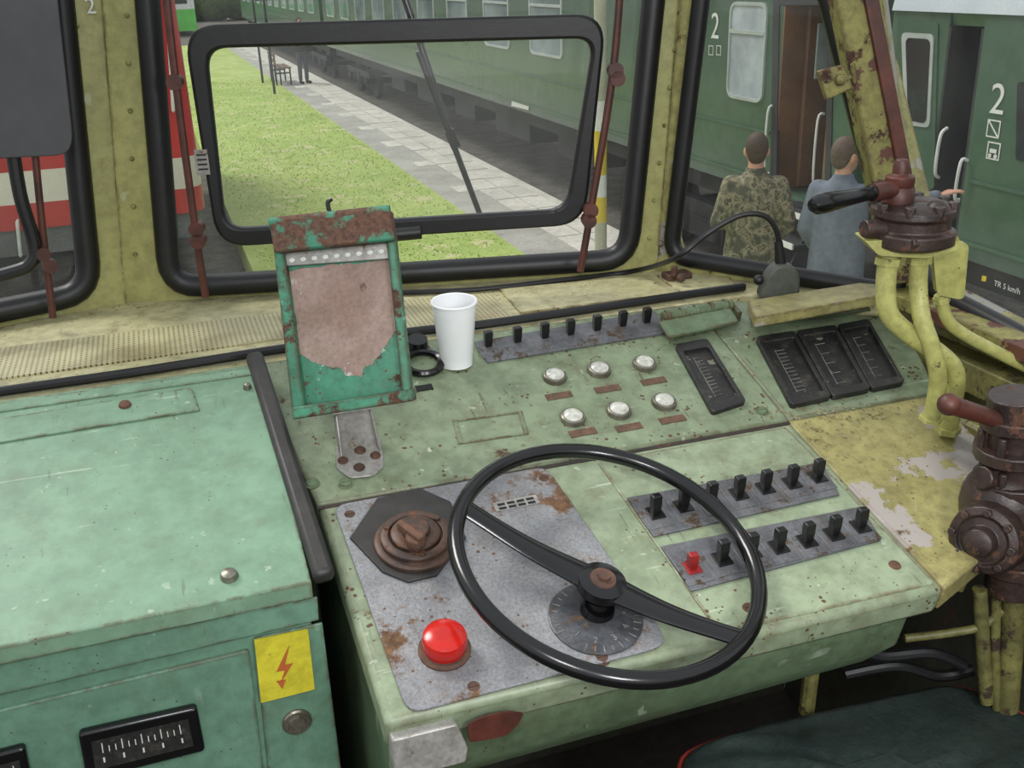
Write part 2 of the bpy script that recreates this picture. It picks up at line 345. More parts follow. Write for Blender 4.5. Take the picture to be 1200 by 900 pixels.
def text(name,s,M,size,mat,par,ext=.0006,**k):
    cu=bpy.data.curves.new(name,'FONT'); cu.body=s; cu.size=size; cu.extrude=ext; cu.align_x='CENTER'; cu.align_y='CENTER'
    o=bpy.data.objects.new("tmp",cu); S.collection.objects.link(o); dg=bpy.context.evaluated_depsgraph_get()
    me=bpy.data.meshes.new_from_object(o.evaluated_get(dg)); bpy.data.objects.remove(o)
    bm=B(); bm.from_mesh(me); bm.transform(M); return mk(name,bm,mat,par,flat=True,**k)
# ---------- planes
a14=rad(14); a17=rad(17)
PA=Pl(PZ(698,722,.885),XX,(0,-sin(a14),cos(a14)))
PB=Pl(PA.h(640,541),XX,(0,-sin(a17),cos(a17)))
zl=PB.h(600,388).z
LG=Pl((0,0,zl),XX,ZZ)
zs=zl+.005
L0,L1,L2,L3,L4=[PZ(x,y,zs) for x,y in ((0,378),(150,352),(770,315),(1062,345),(1200,400))]
def wallpl(a,b):
    u=(b-a); u.z=0; u.normalize(); n=u.cross(ZZ)
    if n.dot(CAM-a)<0: n=-n
    return Pl(a,u,n)
WLp,WC,WR=wallpl(L0,L1),wallpl(L1,L2),wallpl(L2,L3)
xw=(L3.x+L4.x)/2+.01
WS=Pl((xw,1,zs),-YY,-XX)
# ---------- windows & walls
def window(n,pl,hole,outer,rnd,gr,label,wn,wm=None):
    ho=rp([pl.h(x,y) for x,y in hole],rnd)
    bm=B(); ring(bm,pl,ho,[pl.h(x,y) for x,y in outer],.05)
    w=mk(wn,bm,wm or m_yel,None,kind="structure",label="yellow-green painted cab wall around the window",flat=True)
    bm=B(); tube(bm,[p+pl.n*.004 for p in ho],gr,True,12)
    g=mk("window_%d"%n,bm,m_rub,None,kind="structure",label=label)
    bm=B(); pts=[p-pl.n*.012 for p in ho]; f=bm.faces.new([bm.verts.new(p) for p in pts]); bmesh.ops.triangulate(bm,faces=[f])
    mk("glass_pane",bm,m_glass,g,flat=True)
    return w,g
window(1,WC,[(163,-130),(200,336),(735,303),(778,-130)],[(103,-230),(152,420),(764,372),(818,-230)],.055,.021,"windscreen pane in black rubber gasket","wall_front")
window(2,WLp,[(-260,-130),(58,-130),(106,342),(-260,415)],[(-330,-230),(103,-230),(152,420),(-330,520)],.055,.021,"side windscreen pane in black rubber gasket","wall_left")
window(3,WR,[(838,-130),(786,299),(1058,343),(938,-130)],[(818,-230),(764,372),(1090,430),(1005,-230)],.04,.016,"corner windscreen pane in black rubber gasket","wall_corner",m_peel)
window(4,WS,[(975,-130),(1086,334),(1400,500),(1460,-130)],[(965,-230),(1076,460),(1500,640),(1560,-230)],.03,.016,"side cab window in black rubber gasket","wall_right",m_peel)
bm=B()
for xs,ys in (((148,160),range(18,340,56)),((88,112),range(30,330,60))):
    for y in ys:
        t=y/340; x=xs[0]+(xs[1]-xs[0])*t
        sph(bm,T(WC.h(x,y,.001)),.0045,seg=8,rings=6)
for y in range(15,300,44):
    t=y/300; sph(bm,T(WC.h(798-(798-758)*t,y,.001)),.004,seg=8,rings=6)
mk("trim_1",bm,m_yel,None,kind="structure",label="rows of rivets on the window pillars")
text("trim_2","2",WC.Mh(106,8,.003),.035,m_wht,None,kind="structure",label="white painted 2 on pillar")
PP=Pl(hd*1.66,rt,-hd)
bm=B(); slab(bm,PP,[(962,-90),(998,-90),(1078,330),(1046,335)],.05)
mk("trim_3",bm,m_post,None,bev=.004,label="rusty yellow painted corner post between windows",kind="structure")
bm=B(); slab(bm,PP,[(996,-90),(1014,-90),(1088,300),(1076,320)],.03,.008)
mk("trim_4",bm,m_rod,None,bev=.003,kind="structure",label="rust-red strip along the corner post")
bm=B(); slab(bm,PP,[(958,84),(990,76),(1000,104),(968,118)],.012,.02); sph(bm,T(PP.h(985,94,.024)),.008,seg=10,rings=6); rod(bm,PP.h(1002,98,.016),PP.h(999,74,.016),.004); rod(bm,PP.h(990,92,.014),PP.h(1003,88,.014),.004)
mk("post_bracket",bm,m_post,None,bev=.002,label="small yellow bracket bolted to the corner post",cat="bracket")
bm=B(); box(bm,T((.1,.5,-.06)),2.9,3.2,.06); mk("floor",bm,m_floor,None,kind="structure",label="dark cab floor")
bm=B(); prism(bm,[(-.9,1.66,0),(xw,1.66,0),(xw,1.66,zl-.07),(-.9,1.66,zl-.07)],(0,.05,0)); mk("wall_nose",bm,m_dwall,None,kind="structure",label="dark lower wall under the ledge")
bm=B(); prism(bm,[(xw,-.6,0),(xw,1.66,0),(xw,1.5,zs-.02),(xw,-.6,zs-.02)],(.05,0,0)); mk("wall_side",bm,m_dwall,None,kind="structure",label="dark rusty lower side wall")
# ledge
lg=thing("window_ledge","yellowed metal ledge with perforated strips under the windscreen","ledge",(.3,1.7,zl))
bm=B(); slab(bm,LG,[(-120,488),(872,346),(1040,352),(1062,346),(772,313),(152,350),(-120,410)],.03); mk("ledge_top",bm,m_ledge,lg,bev=.003)
bm=B(); slab(bm,LG,[(-60,415),(328,366),(332,396),(-60,452)],.004,.003); mk("perforated_strip",bm,m_perf,lg)
bm=B(); slab(bm,LG,[(468,352),(575,343),(600,372),(476,387)],.004,.003); mk("perforated_strip",bm,m_perf,lg)
for q in ([(585,338),(760,322),(800,342),(610,366)],[(770,322),(850,318),(865,338),(800,345)]):
    bm=B(); slab(bm,LG,q,.004,.004); mk("cover_plate",bm,m_ledge,lg,bev=.001)
bm=B(); box(bm,LG.Mh(793,326,.004),.05,.03,.012); cyl(bm,LG.Mh(790,324,.014),.006,.006,.02,10); sph(bm,LG.Mh(798,326,.018),.008)
mk("clamp",bm,m_rust,lg,bev=.002)
# ---------- control desk
dk=thing("control_desk","worn pale green metal driver's control desk","control desk",(.7,1.15,0))
AL,AR,SL,SR=PA.h(452,850),PA.h(1108,690),PA.h(372,592),PA.h(925,492)
bm=B(); slab(bm,PA,[(372,592),(925,492),(1108,690),(452,850)],.045,0); mk("desk_top",bm,m_desk,dk,bev=.008)
bm=B(); slab(bm,PA,[(922,493),(1096,462),(1158,525),(1168,640),(1108,690)],.04,-.001); mk("desk_extension",bm,m_shelf,dk,bev=.004)
bm=B(); slab(bm,PB,[(296,426),(372,592),(925,492),(812,355)],.04,0); mk("instrument_panel",bm,m_panel,dk,bev=.004)
bm=B(); slab(bm,PB,[(812,355),(925,492),(1100,461),(1046,348)],.04,0); mk("instrument_panel",bm,m_panel,dk,bev=.004)
bm=B(); slab(bm,PA,[(700,541),(921,500),(1096,683),(843,742)],.006,.0025,.006); mk("switch_cover",bm,m_desk,dk,bev=.0015)
Yf=(AL.y+AR.y)/2; zf=(AL.z+AR.z)/2
bm=B(); xl=AL.x+.02; xr=AR.x-.03
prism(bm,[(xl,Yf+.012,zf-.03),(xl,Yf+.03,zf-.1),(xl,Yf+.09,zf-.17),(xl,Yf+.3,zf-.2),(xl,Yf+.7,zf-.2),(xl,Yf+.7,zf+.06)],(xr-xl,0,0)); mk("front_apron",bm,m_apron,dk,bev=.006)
bm=B(); xl=AL.x+.004
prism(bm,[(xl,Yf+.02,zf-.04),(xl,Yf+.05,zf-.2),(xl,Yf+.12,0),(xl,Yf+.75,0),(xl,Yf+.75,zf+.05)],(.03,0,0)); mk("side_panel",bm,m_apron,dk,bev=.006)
bm=B(); slab(bm,PA,[(390,592),(640,546),(780,745),(775,758),(478,836)],.004,.004,.02); mk("gray_instrument_plate",bm,m_gray,dk,bev=.0015,label="gray hammered metal plate with rust stains")
bm=B(); slab(bm,PA,[(372,594),(925,494),(927,497),(373,597)],.001,.0012); mk("seam",bm,m_rustd,dk)
bm=B(); fr0=Pl((0,Yf-.004,0),XX,-YY); prism(bm,rp([fr0.h(x,y) for x,y in ((459,868),(536,849),(549,878),(546,894),(464,915))],.004),YY*.03)
mk("corner_plate",bm,m_steel,dk,bev=.002,label="scratched bare metal corner box")
fr=Pl((0,Yf-.001,0),XX,-YY)
bm=B(); slab(bm,fr,[(548,850),(560,843),(575,838),(596,834),(614,836),(608,848),(594,862),(572,867),(550,870)],.002,.002,.003); mk("rust_patch",bm,m_rod,dk)
def screws(pl,L,r,par,mat=m_rust):
    bm=B(); M0=pl.Mh(*L[0]); lathe(bm,M0,[(r*1.25,0),(r*1.25,.001),(r,.0015),(r*.85,.004),(0,.005)],16)
    box(bm,M0@T((0,0,.0042)),r*1.3,.0012,.0012); s=mk("screw",bm,mat,par)
    p0=pl.h(*L[0])
    for q in L[1:]: cp(s,pl.h(*q)-p0)
screws(PA,[(410,605),(637,563),(555,807),(705,772),(877,714),(1048,664)],.0085,dk)
screws(PB,[(405,567),(893,482),(366,567)],.0085,dk,m_apron)
bm=B(); o=[PB.h(x,y,.002) for x,y in ((530,492),(612,481),(620,508),(537,520))]; c=sum(o,Vector())/4
ring(bm,PB,[c+(p-c)*.86 for p in o],o,.003); mk("label_frame",bm,m_panel,dk,bev=.001)
def lever(pl,px,py,w,d,hh,par,mat=m_tog,name="toggle_switch",lean=.15):
    M=pl.Mh(px,py); bm=B(); box(bm,M,w*1.7,d*2,.003)
    M2=M@Matrix.Rotation(-lean,4,'X')
    vs=[]
    for z,k in ((0,.8),(hh*.55,1),(hh,1.08),(hh*1.03,.8)):
        vs.append([bm.verts.new(M2@Vector((sx*w/2*k,sy*d/2*(k if z<hh else k*.8),z))) for sx,sy in ((-1,-1),(1,-1),(1,1),(-1,1))])
    for a,b in zip(vs,vs[1:]):
        for j in range(4): bm.faces.new([a[j],a[(j+1)%4],b[(j+1)%4],b[j]])
    bm.faces.new(vs[0][::-1]); bm.faces.new(vs[-1])
    return mk(name,bm,mat,par,bev=.0008,flat=True)
bm=B(); slab(bm,PB,[(556,400),(768,364),(780,390),(571,424)],.004,.004); 
row=[(572,408),(606,403),(638,398),(668,394),(699,389),(729,384),(757,380)]
for x,y in row: box(bm,PB.Mh(x,y+3,.0035),.03,.034,.0015)
tp=mk("switch_plate",bm,m_swp,dk,bev=.0008)
l0=lever(PB,*row[0],.013,.011,.03,tp); p0=PB.h(*row[0])
for q in row[1:]: cp(l0,PB.h(*q)-p0)
for cor,rowL,redi in (([(735,583),(963,541),(984,579),(766,628)],[(768,602),(801,594),(833,587),(865,580),(896,573),(927,567),(957,560)],None),
                   ([(775,640),(1010,593),(1033,632),(810,692)],[(811,666),(846,656),(880,648),(912,642),(945,635),(976,627),(1007,618)],0)):
    bm=B(); slab(bm,PA,cor,.004,.006)
    for x,y in rowL:
        box(bm,PA.Mh(x,y+2,.0055),.036,.048,.0018); 
        for s in (-.018,.018): cyl(bm,PA.Mh(x,y+2,.007)@T((0,s,0)),.0028,.0028,.0014,8)
    sp=mk("switch_plate",bm,m_swp,dk,bev=.0008)
    l0=lever(PA.off(.006),*rowL[1],.0125,.012,.029,sp); p0=PA.h(*rowL[1])
    for i,q in enumerate(rowL):
        if i==1: continue
        if redi==i:
            r=lever(PA.off(.006),*q,.0115,.011,.022,sp,m_redt); r["label"]="dull red toggle switch"; continue
        cp(l0,PA.h(*q)-p0)
lampL=[(650,443),(702,435),(755,428),(671,491),(725,483),(778,473)]
bm=B(); M=PB.Mh(*lampL[0]); lathe(bm,M,[(.0195,0),(.0195,.003),(.018,.007),(.0155,.008),(.0145,.005),(0,.005)],28); la=mk("indicator_lamp",bm,m_chrome,dk)
bm=B(); lathe(bm,M,[(.0148,.005),(.0145,.009),(.011,.012),(.005,.0135),(0,.0138)],28); le=mk("lens",bm,m_lens,la)
for q in lampL[1:]:
    d=PB.h(*q)-PB.h(*lampL[0]); a=cp(la,d); cp(le,d,a)
lb=[(655,464),(712,456),(766,447),(683,507),(737,501),(788,492)]
bm=B(); box(bm,PB.Mh(*lb[0]),.042,.014,.0015); l0=mk("name_label",bm,m_lbl,dk,bev=.0004)
for q in lb[1:]: cp(l0,PB.h(*q)-PB.h(*lb[0]))
bm=B(); box(bm,PB.Mh(497,455),.026,.012,.002); mk("name_label",bm,m_tog,dk)
bm=B(); box(bm,PA.Mh(605,590,.004),.062,.017,.0015,True); nl=mk("name_label",bm,m_steel,dk,bev=.0004,label="metal type plate with black printed boxes")
bm=B()
for i in range(4): 
    for j in range(2): box(bm,PA.Mh(605,590,.0055)@T((-.02+i*.0135,-.0038+j*.0075,0)),.0105,.0045,.0004)
mk("print_mark",bm,m_ink,nl)["kind"]="stuff"
def slot(pl,q,hgt,rimw=.2,ticks=8,par=None,label=None,deep=.006):
    P=[pl.h(x,y,hgt) for x,y in q]; c=sum(P,Vector())/4
    bm=B(); inn=[c+(p-c)*(1-rimw) for p in P]; ring(bm,pl,rp(inn,.004),rp(P,.008),hgt+.004)
    g=mk("slot_gauge",bm,m_gdark,par,bev=.0012,label=label)
    bm=B(); inn2=[c+(p-c)*(1-rimw*.96)-pl.n*(hgt-.0012) for p in P]
    bm.faces.new([bm.verts.new(p) for p in inn2]); mk("gauge_glass",bm,m_gdark,g,flat=True)
    inn=[c+(p-c)*(1-rimw*1.1)-pl.n*(hgt-.0012) for p in P]
    bm=B()
    for i in range(ticks):
        t=.12+.76*i/(ticks-1); a=inn[0].lerp(inn[3],t).lerp(inn[1].lerp(inn[2],t),.3); b=inn[0].lerp(inn[3],t).lerp(inn[1].lerp(inn[2],t),.6)
        rod(bm,a+pl.n*.0004,b+pl.n*.0004,.0006,seg=6)
    rod(bm,(inn[0].lerp(inn[1],.3)).lerp(inn[3].lerp(inn[2],.3),.1)+pl.n*.0004,(inn[0].lerp(inn[1],.3)).lerp(inn[3].lerp(inn[2],.3),.9)+pl.n*.0004,.0006,seg=6)
    mk("scale_mark",bm,m_fade,g)
slot(PB,[(791,403),(829,396),(875,470),(835,483)],.008,.24,12,dk,"black slot gauge with worn scale")
slot(PB,[(886,394),(931,387),(975,464),(928,474)],.010,.2,12,dk,"dusty black slot gauge set into the desk")
slot(PB,[(933,387),(979,380),(1021,455),(976,464)],.010,.2,5,dk,"dusty black slot gauge set into the desk")
slot(PB,[(981,380),(1018,373),(1061,447),(1022,455)],.010,.2,6,dk,"dusty black slot gauge set into the desk")
bm=B(); slab(bm,PB,[(772,376),(856,360),(866,376),(784,395)],.006,.02,.004); rod(bm,PB.h(776,372,.018),PB.h(858,357,.018),.009); 
for i in range(5): rod(bm,PB.h(780+i*17,371-i*3.2,.018),PB.h(783+i*17,370.5-i*3.2,.018),.0115)
for x,y in ((780,388),(860,372)): box(bm,PB.Mh(x,y,-.002),.008,.03,.02)
mk("roller_flap",bm,m_apron,dk,bev=.0015,label="thin worn green metal flap with roller")
bm=B(); slab(bm,LG,[(876,352),(1026,328),(1031,346),(884,372)],.018,.022,.006); mk("hood",bm,m_shelf,dk,bev=.003,label="slim chipped yellow rail above gauges")
bm=B(); prism(bm,[PB.h(886,384,-.002),PB.h(1022,366,-.002),PB.h(1020,362,.03),PB.h(884,380,.03)],PB.v*.02); mk("hood_support",bm,m_panel,dk,bev=.002)
# rotary switch
rs=PA.off(.004); bm=B()
o=[rs.h(x,y) for x,y in ((410,632),(442,586),(492,574),(528,590),(546,632),(512,676),(478,684),(448,672))]
prism(bm,o,PA.n*.004); ro=mk("rotary_switch",bm,m_strip,dk,bev=.001,label="rusty rotary switch on dark octagonal plate")
bm=B(); M=rs.Mh(487,636,.004); lathe(bm,M,[(.052,0),(.052,.005),(.049,.007),(.044,.007),(.044,.014),(.041,.016),(.034,.016),(.034,.010),(.031,.010),(.031,.018),(.028,.020),(.018,.020),(.018,.026),(.016,.028),(0,.028)],48)
for i in range(3):
    a=i*2*pi/3+.5; cyl(bm,M@T((.0375*cos(a),.0375*sin(a),.015)),.004,.004,.004,10)
mk("switch_body",bm,m_rotary,ro,bev=.0006,label="stepped rusty round switch body")
bm=B(); M=rs.Mh(487,636,.030)@Matrix.Rotation(.5,4,'Z'); cyl(bm,M,.013,.012,.012,24); prism(bm,rp([M@Vector(v) for v in ((-.006,-.012,.004),(.006,-.012,.004),(.004,.03,.004),(-.004,.03,.004))],.003),M.to_3x3()@Vector((0,0,.014)))
mk("switch_knob",bm,m_rust,ro,bev=.002)
M=PA.Mh(521,762,.004); bm=B(); lathe(bm,M,[(.03,0),(.03,.003),(.027,.006),(0,.006)],32); eb=mk("emergency_button",bm,m_rust,dk)
bm=B(); lathe(bm,M,[(.024,.005),(.0255,.012),(.0255,.021),(.024,.0255),(.019,.0285),(.008,.030),(0,.0302)],32); mk("button_cap",bm,m_red,eb,label="glossy red push button cap")
M=PA.Mh(698,724,.0042); bm=B(); lathe(bm,M,[(.056,0),(.056,.002),(.054,.003),(0,.003)],40); di=mk("dial_plate",bm,m_dial,dk,label="dark worn round dial plate with scale and digits")
bm=B()
for i in range(28):
    a=-.7*pi+i*1.9*pi/28; box(bm,M@Matrix.Rotation(a,4,'Z')@T((.049,0,.003)),.007 if i%2 else .01,.0012,.0005)
mk("scale_mark",bm,m_fade,di)
for i,s in enumerate("1234567"):
    a=-2.6+i*.62; text("digit",s,M@T((cos(a)*.037,sin(a)*.037,.0031))@Matrix.Rotation(a+pi/2,4,'Z'),.012,m_fade,di)
bm=B(); M=PB.Mh(496,425,.006); k=[M@Vector((.028*cos(t*pi/12),.028*sin(t*pi/12),0)) for t in range(24)]; tube(bm,k,.006,True,8); cyl(bm,PB.Mh(489,408),.018,.016,.018); mk("ring_holder",bm,m_blk,dk,label="black ring and knob on panel")
# ---------- steering wheel
cw=PZ(713,647,.95); zc=(CAM-cw).normalized(); xc=(cR-zc*cR.dot(zc)).normalized(); yc=zc.cross(xc)
wn=(xc*.245+yc*.690+zc*.680).normalized(); depth=(cw-CAM).dot(fw); wr=190.8/1200*depth-.010
WP=Pl(cw,XX,wn)
sw=thing("steering_wheel","black two-spoke handwheel with rusty hub nut above desk","steering wheel",PA.h(698,722))
bm=B(); tube(bm,[cw+WP.u*wr*cos(2*pi*i/72)+WP.v*wr*sin(2*pi*i/72) for i in range(72)],.0100,True,14); mk("rim",bm,m_blk,sw)
e1,e2=WP.h(548,596),WP.h(868,748); hb=WP.h(705,684,-.022)
e1=cw+(e1-cw).normalized()*(wr-.004); e2=cw+(e2-cw).normalized()*(wr-.004)
pts=cr([e1,e1.lerp(hb,.5)-wn*.006,hb,e2.lerp(hb,.5)-wn*.006,e2],8)
bm=B(); tube(bm,pts,.01,False,14,rf=lambda t:(.006,.010+.012*(1-abs(2*t-1))+.004*abs(2*t-1)**6),flat=wn); mk("spoke",bm,m_blk,sw)
bm=B(); M=Pl(hb,XX,wn).M(hb); lathe(bm,M,[(.0,-.012),(.026,-.012),(.031,-.004),(.029,.006),(.02,.009),(0,.009)],32); mk("hub",bm,m_blk,sw)
bm=B(); cyl(bm,M@T((0,0,.007)),.017,.015,.004,28); cyl(bm,M@T((0,0,.009)),.009,.008,.006,6); mk("hub_nut",bm,m_rust,sw)
bm=B(); bot=PA.h(700,718,.003); rod(bm,bot,hb-wn*.005,.014,.018,20); rod(bm,bot,bot+wn*.012,.022,.018,20); mk("column",bm,m_blk,sw)
# ---------- cabinet
a16=rad(16); cf=PA.h(365,682,.035); PC=Pl(cf,XX,(0,-sin(a16),cos(a16)))
cb=thing("electrical_cabinet","mint green metal cabinet with sloped lid and gauges","cabinet",(cf.x-.5,cf.y+.2,0))
xr=cf.x; yb=PC.h(150,448).y
ta=math.tan(a16)
pr=[(cf.y+.012,0),(yb,0),(yb,cf.z+(yb-cf.y)*ta-.012),(cf.y+.012,cf.z-.009)]
bm=B(); prism(bm,[(-.75,y,z) for y,z in pr],(xr+.745,0,0)); mk("cabinet_body",bm,m_cabf,cb,bev=.002)
pr=[(cf.y,cf.z),(cf.y,cf.z-.022),(cf.y+.004,cf.z-.022),(cf.y+.004,cf.z-.008),(yb,cf.z+(yb-cf.y)*ta-.012),(yb,cf.z+(yb-cf.y)*ta)]
bm=B(); prism(bm,[(-.75,y,z) for y,z in pr],(xr+.75,0,0)); mk("lid",bm,m_cab,cb,bev=.0015,label="sloped mint green sheet metal lid")
FC=Pl((0,cf.y+.012,0),XX,-YY)
bm=B(); slab(bm,FC,[(-300,905),(292,762),(316,960),(-300,1200)],.01,.006,.006); mk("cabinet_door",bm,m_cabf,cb,bev=.002)
bm=B(); slab(bm,FC,[(-300,834),(372,700),(374,727),(-300,886)],.004,.005); mk("cabinet_rail",bm,m_cabf,cb,bev=.0015)
bm=B(); slab(bm,FC,[(298,748),(378,730),(410,980),(320,960)],.004,.004); mk("cabinet_stile",bm,m_cabf,cb,bev=.002)
bm=B(); slab(bm,PC,[(-100,506),(222,454),(226,457),(234,480),(-100,534)],.003,.003); mk("hinge_leaf",bm,m_cab,cb,bev=.001)
bm=B(); slab(bm,PC,[(-100,486),(292,430),(300,438),(-100,497)],.002,.002); mk("back_trim",bm,m_cab,cb)
def knob(pl,q,r,par,mat):
    bm=B(); lathe(bm,pl.Mh(*q),[(r,0),(r,.002),(r*.8,.007),(r*.3,.009),(0,.009)],20); return mk("lid_screw",bm,mat,par)
knob(PC,(269,676),.0105,cb,m_chrome); knob(PC,(147,477),.009,cb,m_rust); knob(PC,(290,455),.006,cb,m_chrome)
bm=B(); slab(bm,FC,[(298,751),(361,738),(369,808),(306,824)],.003,.009); st=mk("warning_sticker",bm,m_yelst,cb,label="yellow sticker with lightning bolt")
bm=B()
prism(bm,[FC.h(x,y,.0095) for x,y in ((339,756),(324,787),(334,785),(329,800),(343,777),(334,779))],FC.n*.0008)
prism(bm,[FC.h(x,y,.0095) for x,y in ((324,798),(335,796),(331,807))],FC.n*.0008)
mk("lightning_bolt",bm,m_bolt,st,flat=True)
def meter(q,par):
    P=[FC.h(x,y,.006) for x,y in q]; bm=B(); prism(bm,rp(P,.006),FC.n*.012); g=mk("panel_meter",bm,m_blk,par,bev=.003,label="black rectangular panel meter")
    P=[p+FC.n*.0128 for p in P]; c=sum(P,Vector())/4; I=[None]*4
    for i in (0,1,2,3): I[i]=c+(P[i]-c).dot(FC.u)*.82*FC.u+(P[i]-c).dot(FC.v)*.6*FC.v
    bm=B(); prism(bm,I,-FC.n*.001); mk("meter_face",bm,m_gdark,g)
    bm=B()
    for i in range(13):
        t=.1+.8*i/12; a=I[0].lerp(I[1],t); b=I[3].lerp(I[2],t); rod(bm,a.lerp(b,.45),a.lerp(b,.25 if i%3 else .12),.0006,seg=6)
        if i%3==0: rod(bm,a.lerp(b,.62),a.lerp(b,.78),.0011,seg=6)
    mk("scale_mark",bm,m_wht,g)
meter([(92,853),(230,822),(240,873),(102,908)],cb); meter([(-70,894),(30,868),(42,925),(-60,955)],cb)
bm=B(); lathe(bm,FC.Mh(348,845,.004),[(.018,0),(.018,.003),(.016,.005),(.011,.005),(.010,.009),(0,.009)],24); mk("lock",bm,m_chrome,cb)
bm=B(); q=[PC.h(x,y,.0) for x,y in ((288,420),(308,417),(393,675),(368,682))]; prism(bm,[p+PC.n*-.01 for p in q],PC.n*.022)
mk("rubber_strip",bm,m_strip,None,bev=.007,label="worn black rubber strip between cabinet and desk",cat="rubber strip")
# ---------- hose & mic
bm=B(); tube(bm,cr([LG.h(x,y,.009) for x,y in ((-80,472),(0,459),(160,436),(330,409),(480,389),(560,381),(700,361),(800,346),(872,336))]),.0075); mk("rubber_hose",bm,m_rub,None,label="long black rubber hose lying along the ledge",cat="hose")
mp=LG.h(906,350); mD=(mp-CAM).dot(hd); MP=Pl(hd*mD,rt,-hd)
mic=thing("microphone","gray handheld microphone with black cable on the ledge","microphone",mp)
bm=B(); prism(bm,rp([MP.h(x,y,-.015) for x,y in ((884,346),(931,344),(932,318),(925,306),(905,304),(893,318))],.012),MP.n*.035); mk("mic_body",bm,m_mic,mic,bev=.005)
bm=B(); sph(bm,T(MP.h(889,328,.02)),.009); mk("mic_button",bm,m_rub,mic)
bm=B(); rod(bm,MP.h(915,308),MP.h(912,282),.010,.007); mk("cable_boot",bm,m_rub,mic)
bm=B(); tube(bm,cr([LG.h(470,343,.006),LG.h(560,339,.006),LG.h(660,328,.006),LG.h(740,318,.008),MP.h(790,303),MP.h(830,273),MP.h(866,253),MP.h(893,252),MP.h(908,266),MP.h(914,290)]),.0048); mk("cable",bm,m_rub,mic)
# ---------- cup
cpz=PB.h(535,425); cpz.z-=.002; k_=.87
bm=B(); lathe(bm,T(cpz)@Matrix.Rotation(rad(3),4,'X'),[(r*k_,z*k_) for r,z in [(0,.004),(.026,.004),(.027,0),(.0285,.0),(.030,.02),(.0305,.021),(.037,.095),(.0375,.097),(.039,.116),(.041,.117),(.0415,.120),(.040,.122),(.0375,.121),(.027,.008),(0,.008)]],40)
mk("plastic_cup",bm,m_white,None,label="white disposable plastic cup standing on panel",cat="cup")
# ---------- timetable holder
h00,h10,h01,h11=PD(343,490,1.29),PD(482,468,1.29),PD(317,262,1.38),PD(457,247,1.38)
hu=(h10-h00).normalized(); hv0=(h01-h00); hn=hu.cross(hv0).normalized()
if hn.dot(CAM-h00)<0: hn=-hn
HP=Pl(h00,hu,hn)
th=thing("timetable_holder","chipped turquoise metal timetable holder with worn back plate","document holder",PB.h(418,545))
q=[(343,490),(483,468),(458,250),(320,264)]
bm=B(); slab(bm,HP,q,.006); mk("holder_tray",bm,m_holder,th,bev=.001)
random.seed(8); base=[(338,318),(362,314),(392,310),(424,308),(456,303),(459,330),(465,356),(469,380),(458,398),(448,410),(436,428),(428,430),(424,442),(404,440),(396,430),(384,430),(366,424),(350,414),(349,384),(343,356)]
pts=[]
for i,(x,y) in enumerate(base):
    x2,y2=base[(i+1)%len(base)]
    for t in (0,.25,.5,.75): pts.append((x+(x2-x)*t+random.uniform(-1.4,1.4),y+(y2-y)*t+random.uniform(-1.4,1.4)))
bm=B(); slab(bm,HP,pts,.001,.0012); mk("worn_plate",bm,m_rplate,th,label="worn pinkish gray area with flaking paint",flat=True)
for qq in ([(320,290),(332,289),(358,484),(343,490)],[(452,275),(463,273),(484,467),(472,470)]):
    bm=B(); slab(bm,HP,qq,.016,.016); mk("side_rail",bm,m_holder,th,bev=.002)
bm=B(); slab(bm,HP,[(341,478),(483,456),(485,470),(343,492)],.03,.024); mk("bottom_tray",bm,m_holder,th,bev=.002)
bm=B(); slab(bm,HP,[(315,261),(457,245),(462,281),(321,296)],.03,.034,.004); mk("top_box",bm,m_lidrust,th,bev=.003,label="heavily rusted clamp box with turquoise remnants")
bm=B(); rod(bm,HP.h(316,262,.026),HP.h(457,247,.026),.008); mk("box_hinge",bm,m_lidrust,th)
bm=B(); slab(bm,HP,[(330,297),(456,284),(458,303),(333,312)],.004,.008)
mk("clip_bar",bm,m_steel,th,bev=.001)
bm=B(); sph(bm,HP.Mh(342,305,.009),.0045,.0035,.0015,10,6); ch0=mk("clip_hole",bm,m_wht,th)
for i in range(1,9): cp(ch0,HP.h(342+i*13,305-i*1.3)-HP.h(342,305))
bm=B(); tube(bm,cr([HP.h(387,250,0),HP.h(384,238,.0),HP.h(389,233,0)],4),.003,seg=8); mk("hook",bm,m_tog,th)
b0=PB.h(420,552,.003); b1=HP.h(412,482,-.008)
w=.027
bm=B(); slab(bm,PB,[(394,520),(446,511),(450,546),(438,557),(410,560),(394,548)],.003,.004,.006)
for s in (-1,1):
    a=PB.h(420,528,.003)+XX*s*w; b=b1+hu*s*w*.9; prism(bm,[a-YY*.012,a+YY*.018,b+YY*.012,b-YY*.008],XX*.003)
a=PB.h(420,524,.003); prism(bm,[a-XX*w,a+XX*w,b1+hu*w,b1-hu*w],(0,.003,0))
mk("bracket",bm,m_steel,th,bev=.001,label="silver bent metal bracket")
screws(PB.off(.004),[(402,540),(440,534)],.006,th); screws(PB.off(.004),[(421,548),(422,528)],.0065,th)
